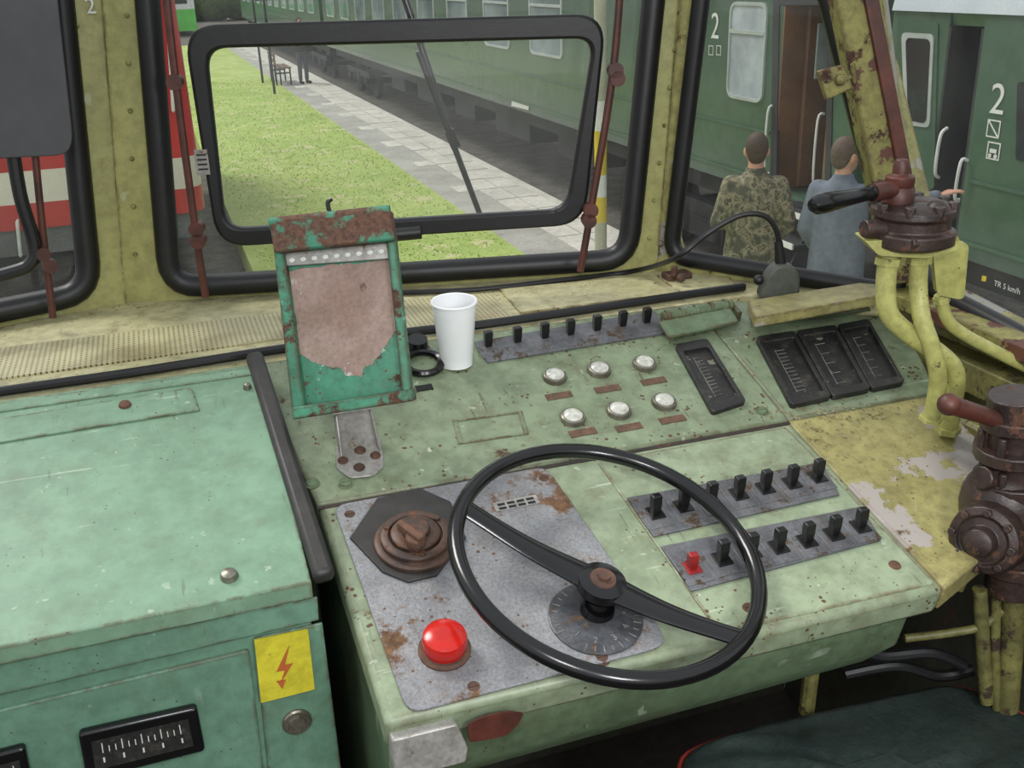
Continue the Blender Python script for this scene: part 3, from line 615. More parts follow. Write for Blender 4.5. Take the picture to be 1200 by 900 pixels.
# ---------- defroster frame
DF=WC.off(.10)
df=thing("defroster_frame","black rounded secondary window frame hung on brown rods","window frame",DF.h(460,290))
out=rp([DF.h(x,y) for x,y in ((213,30),(254,291),(686,264),(712,16))],.055,8); inn=rp([DF.h(x,y) for x,y in ((241,57),(264,269),(664,246),(697,45))],.035,8)
bm=B(); ring(bm,DF,inn,out,.022); mk("frame_ring",bm,m_rub,df,bev=.006)
bm=B(); pts=[p-DF.n*.011 for p in inn]; f=bm.faces.new([bm.verts.new(p) for p in pts]); bmesh.ops.triangulate(bm,faces=[f]); mk("glass_pane",bm,m_glass,df,flat=True)
bm=B(); box(bm,DF.Mh(237,190,.001),.022,.042,.0015); lb_=mk("frame_label",bm,m_steel,df,bev=.0004)
bm=B()
for i in range(4): box(bm,DF.Mh(237,190,.0026)@T((0,-.012+i*.008,0)),.016,.003,.0003)
mk("print_mark",bm,m_ink,lb_)["kind"]="stuff"
bm=B(); rod(bm,DF.h(462,275,.005),DF.h(494,272,.005),.012,.012); mk("frame_handle",bm,m_rub,df,bev=.002)
RP=WC.off(.115)
for L,J in (([(186,-90),(206,95),(230,275),(241,348)],[(205,96),(231,268),(233,282)]),([(731,-90),(719,80),(691,255),(680,318)],[(721,82),(723,92),(692,246),(690,258)])):
    bm=B(); tube(bm,cr([RP.h(*q) for q in L],6),.0065)
    for q in J: cyl(bm,RP.Mh(*q)@T((0,0,-.012)),.013,.013,.022,14)
    mk("support_rod",bm,m_rod,df)
VP=WLp.off(.12)
vi=thing("sun_visor","dark gray flat sun visor hanging at the side windscreen","sun visor",VP.h(20,190))
bm=B(); slab(bm,VP,[(-120,-90),(58,-90),(86,165),(78,182),(-120,192)],.008,0,.02); mk("visor_panel",bm,m_visor,vi,bev=.002)
lf=thing("side_defroster_frame","black tubular frame on brown rod at side windscreen","window frame",VP.h(40,360))
bm=B(); tube(bm,cr([VP.h(x,y,-.02) for x,y in ((14,170),(24,230),(40,285),(36,308),(10,320),(-90,345))],8),.011); mk("frame_tube",bm,m_rub,lf)
bm=B(); tube(bm,cr([VP.h(x,y,-.02) for x,y in ((40,170),(50,270),(62,372))],6),.006); 
for q in ((52,300),(60,314)): cyl(bm,VP.Mh(*q)@T((0,0,-.03)),.012,.012,.022,12)
mk("support_rod",bm,m_rod,lf)
WO=WC.off(-.06)
wi=thing("windscreen_wiper","thin black windscreen wiper outside the glass","wiper",WO.h(520,150))
bm=B(); rod(bm,WO.h(490,60),WO.h(563,253),.006,.0055); mk("wiper_blade",bm,m_blk,wi)
bm=B(); rod(bm,WO.h(455,-60,-.01),WO.h(530,163,.0),.0075,.005); box(bm,WO.Mh(530,162)@Matrix.Rotation(.35,4,'Z'),.018,.034,.014); mk("wiper_arm",bm,m_blk,wi)
# ---------- brake valve
BV=Pl(hd*1.36,rt,-hd)
bv=thing("brake_valve","rusty brake valve with black handle on yellow pipes","brake valve",PA.h(1105,500))
up1=T(BV.h(1066,284))
bm=B(); lathe(bm,up1,[(.0,-.004),(.046,-.004),(.058,.002),(.058,.018),(.05,.022),(.05,.036),(.056,.04),(.055,.05),(.042,.056),(.02,.058),(0,.058)],32)
for i in range(8):
    a=i*pi/4; cyl(bm,up1@T((.049*cos(a),.049*sin(a),.045)),.008,.008,.014,6)
for a in (.3,2.2,4.0): cyl(bm,up1@T((.055*cos(a),.055*sin(a),.012))@Matrix.Rotation(pi/2,4,'Y'),.01,.01,.02,8)
rod(bm,BV.h(1012,268,.02),BV.h(1042,268,.01),.012,.016,12); sph(bm,T(BV.h(1098,250,.03)),.018)
mk("valve_body",bm,m_rustd,bv,bev=.0015)
bm=B(); t1=T(BV.h(1052,236)); lathe(bm,t1,[(0,-.005),(.02,-.005),(.022,.01),(.017,.02),(.019,.024),(.019,.034),(.011,.037),(.011,.048),(.008,.056),(0,.056)],20); mk("valve_spindle",bm,m_rod,bv,bev=.001)
bm=B(); a,b=BV.h(1046,222,.01),PD(1022,226,1.33); rod(bm,a,b,.011,.012); mk("handle_socket",bm,m_rod,bv)
c_=PD(952,241,1.27); M,l=al(b,c_); bm=B(); lathe(bm,M,[(0,0),(.010,0),(.011,.004),(.009,.01),(.010,l*.35),(.013,l*.75),(.0125,l*.93),(.008,l),(0,l*1.02)],24); mk("handle_grip",bm,m_blk,bv)
bm=B(); slab(bm,BV,[(1014,283),(1122,275),(1128,292),(1085,303),(1030,300)],.05,.03,.006); slab(bm,BV,[(1092,280),(1136,285),(1130,352),(1098,346)],.012,-.015,.01); mk("mounting_bracket",bm,m_pipe,bv,bev=.003)
for L,r in (([(1042,298,0),(1038,335,0),(1042,368,0),(1066,392,.0),(1100,414,.0),(1119,436,-.005),(1117,470,-.01),(1110,506,-.015)],.0138),([(1078,296,.0),(1076,335,0),(1080,372,.01),(1092,408,.015),(1099,440,.012),(1096,470,.01),(1090,492,.005)],.0125),([(1102,345,-.03),(1110,374,-.03),(1130,392,-.035),(1175,416,-.04),(1215,436,-.04)],.009)):
    bm=B(); P=cr([BV.h(x,y,d) for x,y,d in L],8); tube(bm,P,r,False,16)
    for i in (1,len(P)-3): rod(bm,P[i],P[i+2],r*1.35,r*1.35,6)
    mk("pipe",bm,m_pipe,bv)
bm=B(); prism(bm,[(xw-.06,1.45,zs-.01),(xw,1.45,zs-.01),(xw,.6,zs-.01),(xw-.06,.6,zs-.01)],(0,0,.025)); mk("trim_5",bm,m_post,None,bev=.003,kind="structure",label="rust-flaked sill below side window")
bm=B(); prism(bm,[(xw-.05,1.4,zs-.10),(xw,1.4,zs-.10),(xw,.5,zs-.10),(xw-.05,.5,zs-.10)],(0,0,.05)); mk("trim_6",bm,m_piped,None,bev=.003,kind="structure",label="yellow rail on side wall")
bm=B(); tube(bm,[Vector((xw-.05,1.35,zs-.15)),Vector((xw-.05,.5,zs-.15))],.014); mk("trim_7",bm,m_piped,None,kind="structure",label="yellow painted pipe along side wall")
# lower right valve
VV=Pl(hd*1.2,rt,-hd)
hv=thing("hand_valve","dark oily hand valve assembly with reddish lever","valve",VV.h(1170,840))
bm=B(); rod(bm,VV.h(1190,462),VV.h(1186,690),.034,.036,20)
for y,r in ((466,.03),(485,.042),(520,.05),(556,.052),(600,.046),(650,.044),(676,.036)): rod(bm,VV.h(1189,y),VV.h(1188,y+14),r,r,18)
for y in (515,555,645):
    for i in range(7):
        a=i*2*pi/7; p=VV.h(1189,y); cyl(bm,T(p+Vector((.042*cos(a),.042*sin(a),-.012))),.006,.006,.028,6)
sph(bm,T(VV.h(1176,590)),.056,.056,.062); rod(bm,VV.h(1150,560,.02),VV.h(1180,560),.016,.02,10); mk("valve_column",bm,m_rustd,hv,bev=.002)
bm=B(); M,l=al(VV.h(1175,620,.02),VV.h(1140,640,.09)); lathe(bm,M,[(0,0),(.045,0),(.048,.02),(.042,.034),(.048,.05),(.044,.07),(.034,.074),(.03,.070),(.02,.072),(.018,.088),(.010,.092),(0,.092)],28)
for i in range(8): cyl(bm,M@Matrix.Rotation(i*pi/4,4,'Z')@T((.038,0,.064)),.0055,.0055,.014,6)
mk("valve_cap",bm,m_rustd,hv,bev=.001)
bm=B(); rod(bm,VV.h(1112,474,.03),VV.h(1176,494,.01),.0125,.0105); sph(bm,T(VV.h(1112,474,.03)),.0145); mk("lever",bm,m_rod,hv)
for L,r in (([(1060,748),(1110,742),(1150,734),(1175,715)],.006),([(1148,690),(1152,760),(1156,822)],.010),([(1188,690),(1185,760),(1180,830)],.016),([(1168,690),(1166,760),(1168,830)],.007),([(1122,690),(1135,668),(1160,655)],.008)):
    bm=B(); tube(bm,cr([VV.h(*q) for q in L],5),r,False,12); mk("pipe",bm,m_piped,hv)
bm=B(); tube(bm,cr([PD(x,y,d) for x,y,d in ((945,835,1.25),(952,780,1.25),(960,730,1.25))],4),.012); mk("floor_pipe",bm,m_piped,None,label="yellow painted pipe under the desk",cat="pipe")
for i,L in enumerate(([(985,750),(1030,768),(1090,765),(1130,780)],[(990,790),(1050,780),(1100,792),(1140,785)])):
    bm=B(); tube(bm,cr([PD(x,y,1.22+i*.05) for x,y in L],6),.009); mk("cable",bm,m_rub,None,label="thick black cable hanging under the desk",cat="cable",group="cables under the desk")
# flakes
bm=B(); random.seed(11)
for i in range(260):
    r_=random.random()
    if r_<.6: pl=PB; x=random.gauss(965,40); y=random.gauss(482,7)
    elif r_<.75: pl=PA; x=random.gauss(985,30); y=random.gauss(520,25)
    else: pl=LG; x=random.uniform(560,860); y=345-(x-560)*.07+random.uniform(-8,12)
    if pl is PB and y>492-(x-925)*.18-4: pl=PA
    if pl is PA and (x<925 and y<500): continue
    M=pl.Mh(x,y,.0004)@Matrix.Rotation(random.uniform(0,6),4,'Z'); s=random.uniform(.0010,.0032)
    prism(bm,[M@Vector((-s,-s*.6,0)),M@Vector((s,-s*.4,.0002)),M@Vector((s*.3,s,.0003))],M.to_3x3()@Vector((0,0,.0003)))
mk("paint_flakes",bm,m_flake,None,flat=True,kind="stuff",label="crumbs of flaked paint scattered on desk and ledge",cat="debris")
# ---------- seat
zt=.56; se=thing("driver_seat","dark green leather driver's seat with red piping","seat",PZ(1050,950,0))
q=[(786,886),(850,858),(1128,797),(1270,870),(1200,1080),(900,1120)]
Q=rp([PZ(x,y,zt) for x,y in q],.05)
c=sum(Q,Vector())/len(Q)
bm=B(); rr=[]; random.seed(2)
for z,k in ((-.09,.96),(-.07,1.0),(-.02,1.0),(-.004,.985),(.006,.95),(.011,.88),(.010,.84),(.016,.7),(.015,.55),(.018,.4),(.017,.2)):
    rr.append([bm.verts.new(c+(p-c)*k+ZZ*(z+(.004*sin(j*.9+k*9) if k<.9 and z>0 else 0))) for j,p in enumerate(Q)])
for a,b in zip(rr,rr[1:]):
    for j in range(len(Q)): bm.faces.new([a[j],a[(j+1)%len(Q)],b[(j+1)%len(Q)],b[j]])
bm.faces.new(rr[0][::-1]); bm.faces.new(rr[-1]); mk("cushion",bm,m_leather,se,ang=2)
bm=B(); tube(bm,[c+(p-c)*1.0-ZZ*.006 for p in Q],.003,True,8); mk("piping",bm,m_pipingred,se,label="thin red piping along cushion edge")
bm=B(); cyl(bm,T((c.x,c.y,.02)),.05,.05,zt-.1); cyl(bm,T((c.x,c.y,0)),.18,.16,.03); mk("pedestal",bm,m_coachd,se)
# ================= OUTSIDE
zg=-1.3
bm=B(); box(bm,T((0,45,zg-.35)),160,150,.05); mk("ground",bm,m_ball,None,label="dark ballast and gravel ground of the railway yard",cat="ground",kind="structure")
YL=11.6; LP=Pl((0,YL,0),XX,-YY)
xr=LP.h(228,150).x
bm=B(); prism(bm,[(-3.2,2,zg-.3),(3.6,2,zg-.3),(3.6,52,zg-.3),(xr+.35,52,zg-.3),(xr+.35,YL-.9,zg-.3),(-3.2,YL-.9,zg-.3)],(0,0,.3)); mk("grass_strip",bm,m_grass,None,label="green lawn strip beside the platform",cat="grass",kind="stuff")
pf=thing("platform","low station platform with asphalt and pale paving slabs","platform",(4.25,30,zg-.3))
bm=B(); box(bm,T((4.25,30,zg-.3)),1.3,66,.3); mk("asphalt_surface",bm,m_asph,pf)
bm=B(); random.seed(5)
for i in range(80):
    y=-2+i*.75
    for x in (4.33,4.66): box(bm,T((x+random.uniform(-.01,.01),y+.36,zg-.005)),.31,.71,.008+random.uniform(0,.006))
    if i%3==0: box(bm,T((4.02,y+.2,zg-.005)),.28,.6+random.uniform(-.2,.1),.009)
mk("paving_slabs",bm,m_conc,pf)
bm=B(); box(bm,T((4.87,30,zg-.32)),.14,66,.325); mk("platform_edge",bm,m_conc,pf)
random.seed(9); vs=[]; fs=[]
for i in range(42000):
    x=random.uniform(-2.6,3.55); y=5+random.random()**1.5*28
    if x<xr+.45 and y>YL-.95: continue
    z=zg; hh=random.uniform(.012,.035); a=random.uniform(0,pi); w=random.uniform(.006,.012)
    dx,dy=cos(a)*w,sin(a)*w; n=len(vs); vs+=[(x-dx,y-dy,z),(x+dx,y+dy,z),(x+random.uniform(-.05,.05),y+random.uniform(-.05,.05),z+hh)]; fs.append((n,n+1,n+2))
me=bpy.data.meshes.new("grass_blades"); me.from_pydata(vs,[],fs); me.materials.append(m_blade)
o=bpy.data.objects.new("grass_blades",me); S.collection.objects.link(o); o["kind"]="stuff"; o["label"]="short green grass blades on the lawn"; o["category"]="grass"
# coaches
XC=5.3; CP=Pl((XC,0,0),-YY,-XX); zb=zg+.85
zskyband2=CP.h(1150,16).z  # roof edge set low so its pale colour paints the sky-reflection stripe
def coach(y0,y1,label,low=False,opening=None,zo=1.4):
    t=thing("railway_coach",label,"train coach",(XC+1.4,(y0+y1)/2,zg-.3))
    top=zskyband2 if low else 2.3
    bm=B()
    def seg(a,b,x0=XC,z0=zb,z1=top):
        prism(bm,[(x,a,z) for x,z in [(x0+.03,z0),(x0,z0+.1),(x0,z1),(XC+2.8,z1),(XC+2.8,z0)]],(0,b-a,0))
    if opening:
        a,b=opening; seg(y0,a); seg(b,y1); seg(a,b,XC,zo,top+.001) if zo<top else None
        prism(bm,[(XC,a,zb),(XC+2.8,a,zb),(XC+2.8,a,zb+.06),(XC,a,zb+.06)],(0,b-a,0))
        mk("coach_body",bm,m_coach,t)
        bm=B(); box(bm,T((XC+1.05,(a+b)/2,zb+.06)),.04,b-a,top-zb-.1); box(bm,T((XC+.5,b-.012,zb+.06)),1.0,.02,min(zo,top)-zb-.07); box(bm,T((XC+.5,a+.012,zb+.06)),1.0,.02,min(zo,top)-zb-.07)
        mk("vestibule",bm,m_brown if not low else m_coachd,t)
    else:
        seg(y0,y1); mk("coach_body",bm,m_coach,t)
    bm=B(); pr=[(XC-.01+1.4-1.41*cos(a),top+(.75)*sin(a)) for a in [i*pi/14 for i in range(15)]]
    prism(bm,[(x,y0,z) for x,z in pr],(0,y1-y0,0)); mk("coach_roof",bm,m_roof,t)
    bm=B(); prism(bm,[(XC+.25,y0+.3,zb),(XC+2.5,y0+.3,zb),(XC+2.5,y0+.3,zb-.25),(XC+.25,y0+.3,zb-.25)],(0,y1-y0-.6,0)); mk("underframe",bm,m_coachd,t)
    for i in range(5):
        bm=B(); box(bm,T((XC+.5,y0+6.5+i*2.7,zb-.55)),.5,1.3+.4*(i%2),.32); mk("equipment_box",bm,m_coachd,t,bev=.02)
    for yy in (y0+3.0,y1-3.0):
        bm=B()
        for dy in (-1.1,1.1):
            rod(bm,(XC+.4,yy+dy,zg+.15),(XC+2.2,yy+dy,zg+.15),.07)
            for xx in (XC+.55,XC+2.1): cyl(bm,T((xx,yy+dy,zg+.15))@Matrix.Rotation(pi/2,4,'Y'),.46,.46,.13,32)
            box(bm,T((XC+.38,yy+dy,zg+.05)),.16,.3,.3); cyl(bm,T((XC+.35,yy+dy,zg+.15))@Matrix.Rotation(-pi/2,4,'Y'),.12,.1,.08,16)
        box(bm,T((XC+.38,yy,zg+.25)),.14,3.1,.16); box(bm,T((XC+.38,yy,zg+.0)),.12,1.0,.3)
        for s in (-.35,.35): cyl(bm,T((XC+.36,yy+s,zg+.02)),.09,.09,.3,12)
        mk("bogie",bm,m_coachd,t,bev=.01)
    for z in (zb+.12,zb+.55):
        bm=B(); e=opening[1] if opening and not low else y0
        if low: box(bm,T((XC-.004,(y0+opening[0])/2,z)),.02,opening[0]-y0-.1,.025)
        else: box(bm,T((XC-.004,(e+y1)/2,z)),.02,y1-e-.2,.025)
        mk("body_rib",bm,m_coach,t)
    return t
def cwin(yc,w,z0,z1,par,mat=m_win):
    P=[Vector((XC,yc+w/2,z1)),Vector((XC,yc-w/2,z1)),Vector((XC,yc-w/2,z0)),Vector((XC,yc+w/2,z0))]
    c=sum(P,Vector())/4; bm=B(); ring(bm,CP,[p-XX*.02 for p in rp([c+(p-c)*.93 for p in P],.09)],[p-XX*.02 for p in rp(P,.12)],.04); f=mk("window",bm,m_frame,par)
    bm=B(); bm.faces.new([bm.verts.new(p-XX*.006) for p in rp([c+(p-c)*.93 for p in P],.09)]); g=mk("window_glass",bm,mat,f,flat=True)
    bm=B(); box(bm,T((XC-.012,yc,z0+(z1-z0)*.68)),.02,w*.92,.035); s=mk("window_bar",bm,m_frame,f)
    return f,[g,s]
yE=PX(1003,150,XC).y; yS=PX(1034,150,XC).y
dya,dyb=sorted((PX(912,120,XC).y,PX(972,120,XC).y))
eya,eyb=sorted((PX(1102,120,XC).y,PX(1142,120,XC).y))
c1=coach(yE,yE+25.5,"long dark green passenger coach with pale window frames",False,(dya,dyb),CP.h(940,6).z)
c2=coach(yS-24,yS,"dark green passenger coach with lowered roof as a pale sky-reflection band and service door",True,(eya,eyb),CP.h(1120,30).z)
c3=coach(yE+26.1,yE+51.5,"distant dark green passenger coach on same track")
ya,yb_=PX(855,60,XC).y,PX(898,60,XC).y
cwin((ya+yb_)/2,abs(ya-yb_),PX(876,118,XC).z,PX(872,2,XC).z,c1,m_winl)
z0=PX(640,66,XC).z; yw0=PX(640,40,XC).y
f,ch=cwin(yw0,1.25,z0,z0+.95,c1)
for i in range(1,9):
    y=i*2.15
    if yw0+y>yE+24.5: break
    a=cp(f,YY*y); [cp(k,YY*y,a) for k in ch]
y2=yE+26.1+1.6
for i in range(11):
    d=YY*(y2+i*2.15-yw0); a=cp(f,d,c3); [cp(k,d,a) for k in ch]
def cpoly(name,q,th,off,mat,par,rnd=0,bev=0,**k):
    bm=B(); slab(bm,CP,q,th,off,rnd); return mk(name,bm,mat,par,bev=bev,**k)
bm=B(); mo,mi=[CP.h(x,y,.01) for x,y in ((906,0),(978,0),(972,246),(902,240))],[CP.h(x,y,.01) for x,y in ((913,6),(971,6),(966,238),(909,234))]
ring(bm,CP,mi,mo,.03); d1=mk("door",bm,m_coachd,c1,label="open vestibule doorway")
zt_,zb_=CP.h(940,8).z,zb+.08
bm=B(); box(bm,T((XC+.42,dyb-.06,zb_)),.42,.05,zt_-zb_); mk("door_leaf",bm,m_brown,d1,bev=.01)
bm=B(); box(bm,T((XC+.42,dyb-.09,zb_+.95)),.26,.02,zt_-zb_-1.1); mk("door_leaf_window",bm,m_winl,d1,bev=.01)
bm=B(); box(bm,T((XC+.35,dya+.06,zb_)),.40,.05,zt_-zb_); mk("door_leaf",bm,m_coach,d1,bev=.01)
for y_,x_ in ((dyb+.08,-.05),(dya+.17,.02)):
    bm=B(); tube(bm,cr([Vector((XC+x_+.06,y_,-.25)),Vector((XC+x_,y_,-.2)),Vector((XC+x_,y_,.3)),Vector((XC+x_+.06,y_,.35))],4),.011); mk("handrail",bm,m_wht,d1)
for k in range(3):
    bm=B(); yc_=(dya+dyb)/2; box(bm,T((XC-.02-.1*k,yc_,zb-.06-.24*k)),.26,abs(dyb-dya)*1.0,.035); s_=mk("step",bm,m_coachd,d1,bev=.005)
    bm=B(); box(bm,T((XC-.155-.1*k,yc_,zb-.062-.24*k)),.015,abs(dyb-dya)*1.0,.05); mk("step_edge",bm,m_wht,c1,label="white painted step edge")
bm=B()
for yy in (dya+.03,dyb-.03): prism(bm,[(XC-.02,yy,zb),(XC+.1,yy,zb),(XC-.12,yy,zb-.56),(XC-.3,yy,zb-.56)],(0,.02,0))
mk("step_bracket",bm,m_coachd,d1)
text("number_mark","2",CP.Mh(838,32,.006),.34,m_wht,c1)
def icon(x,y,s):
    bm=B(); c=CP.h(x,y,.006); P=[c+CP.u*a*s+CP.v*b*s for a,b in ((-1,-1),(1,-1),(1,1),(-1,1))]; ring(bm,CP,[c+(p-c)*.84 for p in P],P,.002)
    return bm,c
for x,y in ((833,59),(842,59)):
    bm,c=icon(x,y,.045); mk("pictogram",bm,m_wht,c1,flat=True)
d2=cpoly("door",[(1052,24),(1099,26),(1094,222),(1042,212)],.01,.012,m_coach,c2,.03,label="green coach door leaf with dark window")
cpoly("door_window",[(1056,38),(1094,40),(1089,150),(1060,146)],.008,.022,m_frame,d2,.05); cpoly("door_window_glass",[(1061,44),(1090,46),(1085,145),(1064,141)],.004,.025,m_windk,d2,.05)
for L in (((1110,150),(1102,160),(1096,200),(1100,208)),((1134,188),(1126,190),(1119,230),(1124,234))):
    bm=B(); tube(bm,cr([CP.h(x,y,.06 if i in (1,2) else 0) for i,(x,y) in enumerate(L)],5),.012); mk("handrail",bm,m_wht,c2)
text("number_mark","2",CP.Mh(1169,118,.006),.28,m_wht,c2)
for y,k in ((151,0),(177,1)):
    bm,c=icon(1164,y,.058)
    if k==0: rod(bm,c+CP.u*.05-CP.v*.05,c-CP.u*.05+CP.v*.05,.005,seg=6)
    else: 
        for s in (-.025,.025): cyl(bm,CP.M(c+CP.u*s-CP.v*.033),.015,.015,.003,12)
        box(bm,CP.M(c),.06,.026,.003)
    mk("pictogram",bm,m_wht,c2,flat=True)
text("lettering","TR 5 km/h",CP.Mh(1180,337,.006),.055,m_wht,c2,ext=.0002)
cpoly("panel_mark",[(1151,323),(1156,324),(1155,330),(1150,329)],.002,.006,m_polY,c2)
bm=B(); slab(bm,CP,[(1192,96),(1212,96),(1206,190),(1190,188)],.01,.01,.03); mk("window",bm,m_windk,c2)
bm=B(); prism(bm,[(XC+.3,yS+.02,zb),(XC+2.5,yS+.02,zb),(XC+2.5,yS+.02,2.0),(XC+.3,yS+.02,2.0)],(0,yE-yS-.04,0)); mk("gangway_bellows",bm,m_rub,c1)
cpoly("name_sign",[(600,118),(620,123),(619,129),(599,124)],.01,.012,m_wht,c1)
# red loco
lo=thing("locomotive","red locomotive front with cream stripe and gray buffer beam","locomotive",(xr-1.5,YL+3,zg-.3))
zw0=LP.h(60,236).z; zw1=LP.h(60,198).z; zr0=LP.h(60,266).z
def lb(name,z0,z1,mat,d=0):
    bm=B(); prism(bm,rp([Vector((xr-3.1+d,YL+d,z0)),Vector((xr-d,YL+d,z0)),Vector((xr-d,YL+6,z0)),Vector((xr-3.1+d,YL+6,z0))],.3),(0,0,z1-z0)); mk(name,bm,mat,lo)
lb("body_lower",zr0,zw0,m_locored); lb("body_stripe",zw0,zw1,m_lococr); lb("body_upper",zw1,zw1+1.9,m_locored); lb("body_frame",zr0-.28,zr0,m_locogr,.05); lb("roof",zw1+1.9,zw1+2.2,m_locogr,.1)
for x in (xr-.6,xr-2.4): bm=B(); rod(bm,(x,YL+.1,zr0-.15),(x,YL-.4,zr0-.15),.09,.09,16); rod(bm,(x,YL-.4,zr0-.15),(x,YL-.46,zr0-.15),.24,.22,24); mk("buffer",bm,m_locogr,lo)
bm=B(); 
for x in (xr-.5,xr-2.4):
    for y in (YL+1,YL+3): cyl(bm,T((x,y,zg+.15))@Matrix.Rotation(pi/2,4,'Y'),.45,.45,.13,28)
box(bm,T((xr-1.5,YL+2,zg+.05)),2.1,3.6,.3); mk("running_gear",bm,m_coachd,lo)
bm=B(); slab(bm,LP,[(192,-60),(222,-60),(226,0),(196,0)],.02,.02); mk("cab_window",bm,m_windk,lo)
for L in (((195,0),(203,130)),((20,260),(24,300))):
    bm=B(); a,b=LP.h(*L[0],.08),LP.h(*L[1],.08); rod(bm,a,b,.018); rod(bm,a,a+YY*.09,.014); rod(bm,b,b+YY*.09,.014); mk("handrail",bm,m_wht,lo)
pb=PZ(704,297,zg); po=thing("marker_post","slim post with yellow and white bands","post",pb)
for a,b,mm in [(0,.35,m_polW),(.35,.62,m_polY),(.62,.85,m_wht),(.85,1.3,m_polY),(1.3,1.6,m_wht),(1.6,3.6,m_polW)]: bm=B(); cyl(bm,T(pb+ZZ*a),.065,.065,b-a,20); mk("post_band",bm,mm,po)
for x,y in ((322,110),(308,97)):
    p=PZ(x,y,zg); bm=B(); cyl(bm,T(p),.035,.03,2.6,10); box(bm,T(p+ZZ*2.3),.45,.03,.3); mk("sign_post",bm,m_jack,None,label="thin dark sign post on the lawn",cat="sign post",group="sign posts on the lawn")
p=PZ(334,97,zg); be=thing("park_bench","dark wooden bench with metal legs on the lawn","bench",p)
bm=B(); 
for i in range(3): box(bm,T(p+Vector((-.2+i*.14,0,.44))),.1,1.5,.04)
mk("seat_slats",bm,m_brown,be)
bm=B()
for i in range(2): box(bm,T(p+Vector((-.3,0,.6+i*.16))),.03,1.5,.1)
mk("backrest",bm,m_brown,be)
for s in (-.6,.6): bm=B(); box(bm,T(p+Vector((-.18,s,0))),.04,.04,.44); box(bm,T(p+Vector((.1,s,0))),.04,.04,.44); box(bm,T(p+Vector((-.3,s,0))),.04,.04,.85); box(bm,T(p+Vector((-.1,s,.3))),.44,.04,.04); mk("leg",bm,m_jack,be)
p=PZ(300,32,zg); p.x=min(p.x,.2); rc=thing("distant_railcar","distant bright green and white railcar","railcar",p)
bm=B(); prism(bm,rp([p+Vector((-2,0,0)),p+Vector((3.2,0,0)),p+Vector((3.2,7,0)),p+Vector((-2,7,0))],.3),(0,0,1.2)); mk("body_lower",bm,m_lime,rc)
bm=B(); prism(bm,rp([p+Vector((-2,0,1.2)),p+Vector((3.2,0,1.2)),p+Vector((3.2,7,1.2)),p+Vector((-2,7,1.2))],.3),(0,0,1.6)); mk("body_upper",bm,m_wht,rc)
bm=B(); prism(bm,[p+Vector((-1.6,-.02,1.5)),p+Vector((2.8,-.02,1.5)),p+Vector((2.8,-.02,2.4)),p+Vector((-1.6,-.02,2.4))],(0,.05,0)); mk("window",bm,m_windk,rc)
bm=B(); random.seed(4)
for i in range(40): sph(bm,T((-30+i*1.8,88+random.uniform(-2,2),zg+1.5)),random.uniform(1.5,2.4),seg=10,rings=7)
mk("hedge",bm,m_hedge,None,label="dark green tree line across the yard",cat="hedge",kind="stuff",ang=3)
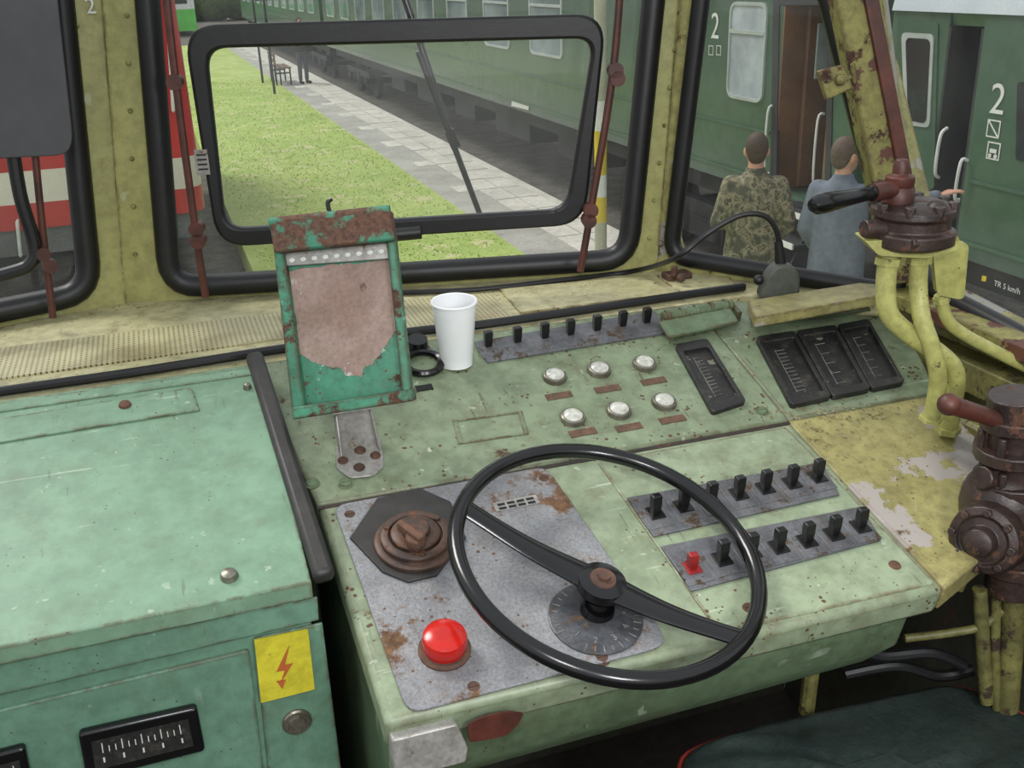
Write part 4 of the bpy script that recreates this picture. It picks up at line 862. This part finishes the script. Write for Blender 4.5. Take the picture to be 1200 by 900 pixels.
# ---------- people
def person(pos,face,label,top,bottom,hair,arms,vox=.0075,headyaw=0,coat=.86):
    M=T(pos)@Matrix.Rotation(face,4,'Z')
    t=thing("person",label,"person",pos)
    R=lambda v:M@Vector(v)
    HM=M@T((0,.015,1.64))@Matrix.Rotation(headyaw,4,'Z')
    H=lambda v:HM@Vector(v)
    bm=B(); sph(bm,HM,.074,.094,.116); sph(bm,HM@T((0,.03,-.07)),.052,.055,.05); cap(bm,H((0,.088,.0)),H((0,.112,-.03)),.009,.014,8)
    cap(bm,H((-.02,.088,-.062)),H((.02,.088,-.062)),.008,.008,8)
    for s in (-1,1): sph(bm,HM@T((s*.078,-.005,-.01)),.013,.022,.034,10,8); sph(bm,HM@T((s*.032,.085,.028)),.02,.01,.008,8,6)
    cap(bm,R((0,-.01,1.42)),H((0,-.01,-.07)),.060,.054); sph(bm,M@T((0,0,1.25)),.14,.09,.22); sph(bm,M@T((0,0,1.0)),.14,.09,.16)
    for s in (-1,1):
        cap(bm,R((s*.09,0,.93)),R((s*.1,.01,.5)),.075,.05); cap(bm,R((s*.1,.01,.5)),R((s*.1,-.02,.09)),.048,.036); cap(bm,R((s*.1,-.03,.05)),R((s*.115,.13,.035)),.036,.03)
    js=[]
    for s,(el,wr_) in zip((-1,1),arms):
        sh=Vector((s*.165,0,1.40)); el=Vector(el); wr_=Vector(wr_)
        cap(bm,R(sh),R(el),.045,.036); cap(bm,R(el),R(wr_),.036,.026); js.append((sh,el,wr_))
        d=(wr_-el).normalized(); sd=d.cross(Vector((0,0,1))); sd=sd.normalized() if sd.length>.3 else Vector((0,1,0)); 
        if abs(d.z)>.8: sd=Vector((0,1,0)); sd=(sd-d*d.dot(sd)).normalized()
        nm=d.cross(sd)
        for k in range(4): cap(bm,R(wr_+d*.01+sd*(k-1.5)*.014),R(wr_+d*.085+sd*(k-1.5)*.019),.014,.012,8)
        for k,l in enumerate((.066,.076,.072,.056)):
            a=wr_+d*.088+sd*(k-1.5)*.021; b=a+d*l*.5+nm*.006; c=b+d*l*.45+nm*.018
            cap(bm,R(a),R(b),.0088,.0082,8); cap(bm,R(b),R(c),.0082,.007,8)
        a=wr_+d*.03-sd*.025; b=a+d*.03-sd*.026; c=b+d*.028-sd*.008; cap(bm,R(a),R(b),.012,.0105,8); cap(bm,R(b),R(c),.0105,.008,8)
    mk("body",bm,m_skin,t,remesh=vox)
    bm=B(); loft(bm,M,[(coat,.205,.15,-.01),(coat+.08,.20,.148,-.005),(1.0,.192,.14,0),(1.12,.185,.135,0),(1.26,.195,.13,-.005),(1.36,.195,.115,-.01),(1.42,.165,.095,-.01),(1.465,.10,.08,-.01),(1.50,.07,.07,0),(1.525,.066,.066,0)])
    for sh,el,wr_ in js: cap(bm,R(sh),R(el),.070,.056); cap(bm,R(el),R(el.lerp(wr_,.9)),.056,.044); sph(bm,T(R(sh.lerp(Vector((0,0,1.38)),.25))),.078,.075,.07)
    mk("jacket",bm,top,t,remesh=.011)
    bm=B(); sph(bm,M@T((0,0,.9)),.165,.12,.11)
    for s in (-1,1): cap(bm,R((s*.09,0,.88)),R((s*.1,.01,.5)),.092,.068); cap(bm,R((s*.1,.01,.5)),R((s*.1,-.02,.12)),.066,.054)
    mk("trousers",bm,bottom,t,remesh=.013)
    for s in (-1,1): bm=B(); cap(bm,R((s*.1,-.035,.045)),R((s*.115,.15,.04)),.045,.038); mk("shoe",bm,m_jack,t,remesh=.01)
    bm=B(); sph(bm,HM@T((0,-.018,.024)),.081,.094,.108); sph(bm,HM@T((0,-.05,-.02)),.068,.053,.07)
    mk("hair",bm,hair,t,remesh=.008)
    for s in (-1,1): bm=B(); sph(bm,HM@T((s*.03,.088,.012)),.009,seg=10,rings=8); mk("eye",bm,m_ink,t)
    return t
def hp(px,py,H=1.76): 
    p=PZ(px,py,zg+H); p.z=zg+.006; return p
person(hp(888,157),-rad(30),"man in camouflage jacket seen from behind",m_camo,m_camo,m_hair,[((-.25,-.03,1.13),(-.17,.2,1.08)),((.25,-.04,1.13),(.2,.16,1.0))],coat=.82)
person(hp(992,166,1.74),-rad(55),"man in loose blue-gray jacket pointing with outstretched arm",m_shirt,m_jean,m_hairg,[((-.23,-.03,1.13),(-.2,.12,.96)),((.36,.18,1.30),(.56,.30,1.37))],headyaw=-.5,coat=.72)
person(PZ(357,98,zg)+ZZ*.006,-rad(160),"distant man in dark jacket standing beside the bench",m_jack,m_jean,m_hair,[((-.25,0,1.13),(-.2,.18,1.1)),((.26,0,1.13),(.22,.2,1.1))],vox=.009)
# ---------- light
w=bpy.data.worlds.new("world"); S.world=w; w.use_nodes=True; nt=w.node_tree; bg=nt.nodes["Background"]
tc=N(nt,'ShaderNodeTexCoord'); sp=N(nt,'ShaderNodeSeparateXYZ'); nt.links.new(tc.outputs['Generated'],sp.inputs[0])
rm=N(nt,'ShaderNodeValToRGB'); rm.color_ramp.elements[0].color=(.92,.93,.95,1); rm.color_ramp.elements[1].color=(.93,.98,1.05,1)
nt.links.new(sp.outputs[2],rm.inputs[0]); nt.links.new(rm.outputs[0],bg.inputs[0]); bg.inputs[1].default_value=.92
sd=bpy.data.lights.new("sun",'SUN'); sd.energy=2.1; sd.angle=rad(20); sd.color=(1,.97,.92); so=bpy.data.objects.new("sun",sd); S.collection.objects.link(so)
so.rotation_euler=Vector((-.38,.5,.80)).to_track_quat('Z','Y').to_euler()
for nm,loc,tg,en in (("cab_fill_light",(-.1,-.2,2.05),(.6,1.2,.9),5),("side_fill_light",(.5,-.5,1.7),(.95,.95,.5),7)):  # added fills behind the camera: one flash-like, one lifting seat and under-desk area
    ad=bpy.data.lights.new(nm,'AREA'); ad.energy=en; ad.size=.3; ao=bpy.data.objects.new(nm,ad); S.collection.objects.link(ao); ao.location=loc
    ao.rotation_euler=(Vector(tg)-Vector(loc)).to_track_quat('-Z','Y').to_euler(); ad.spread=rad(120)
try:
    S.view_settings.view_transform='Standard'
except Exception as e: print(e)
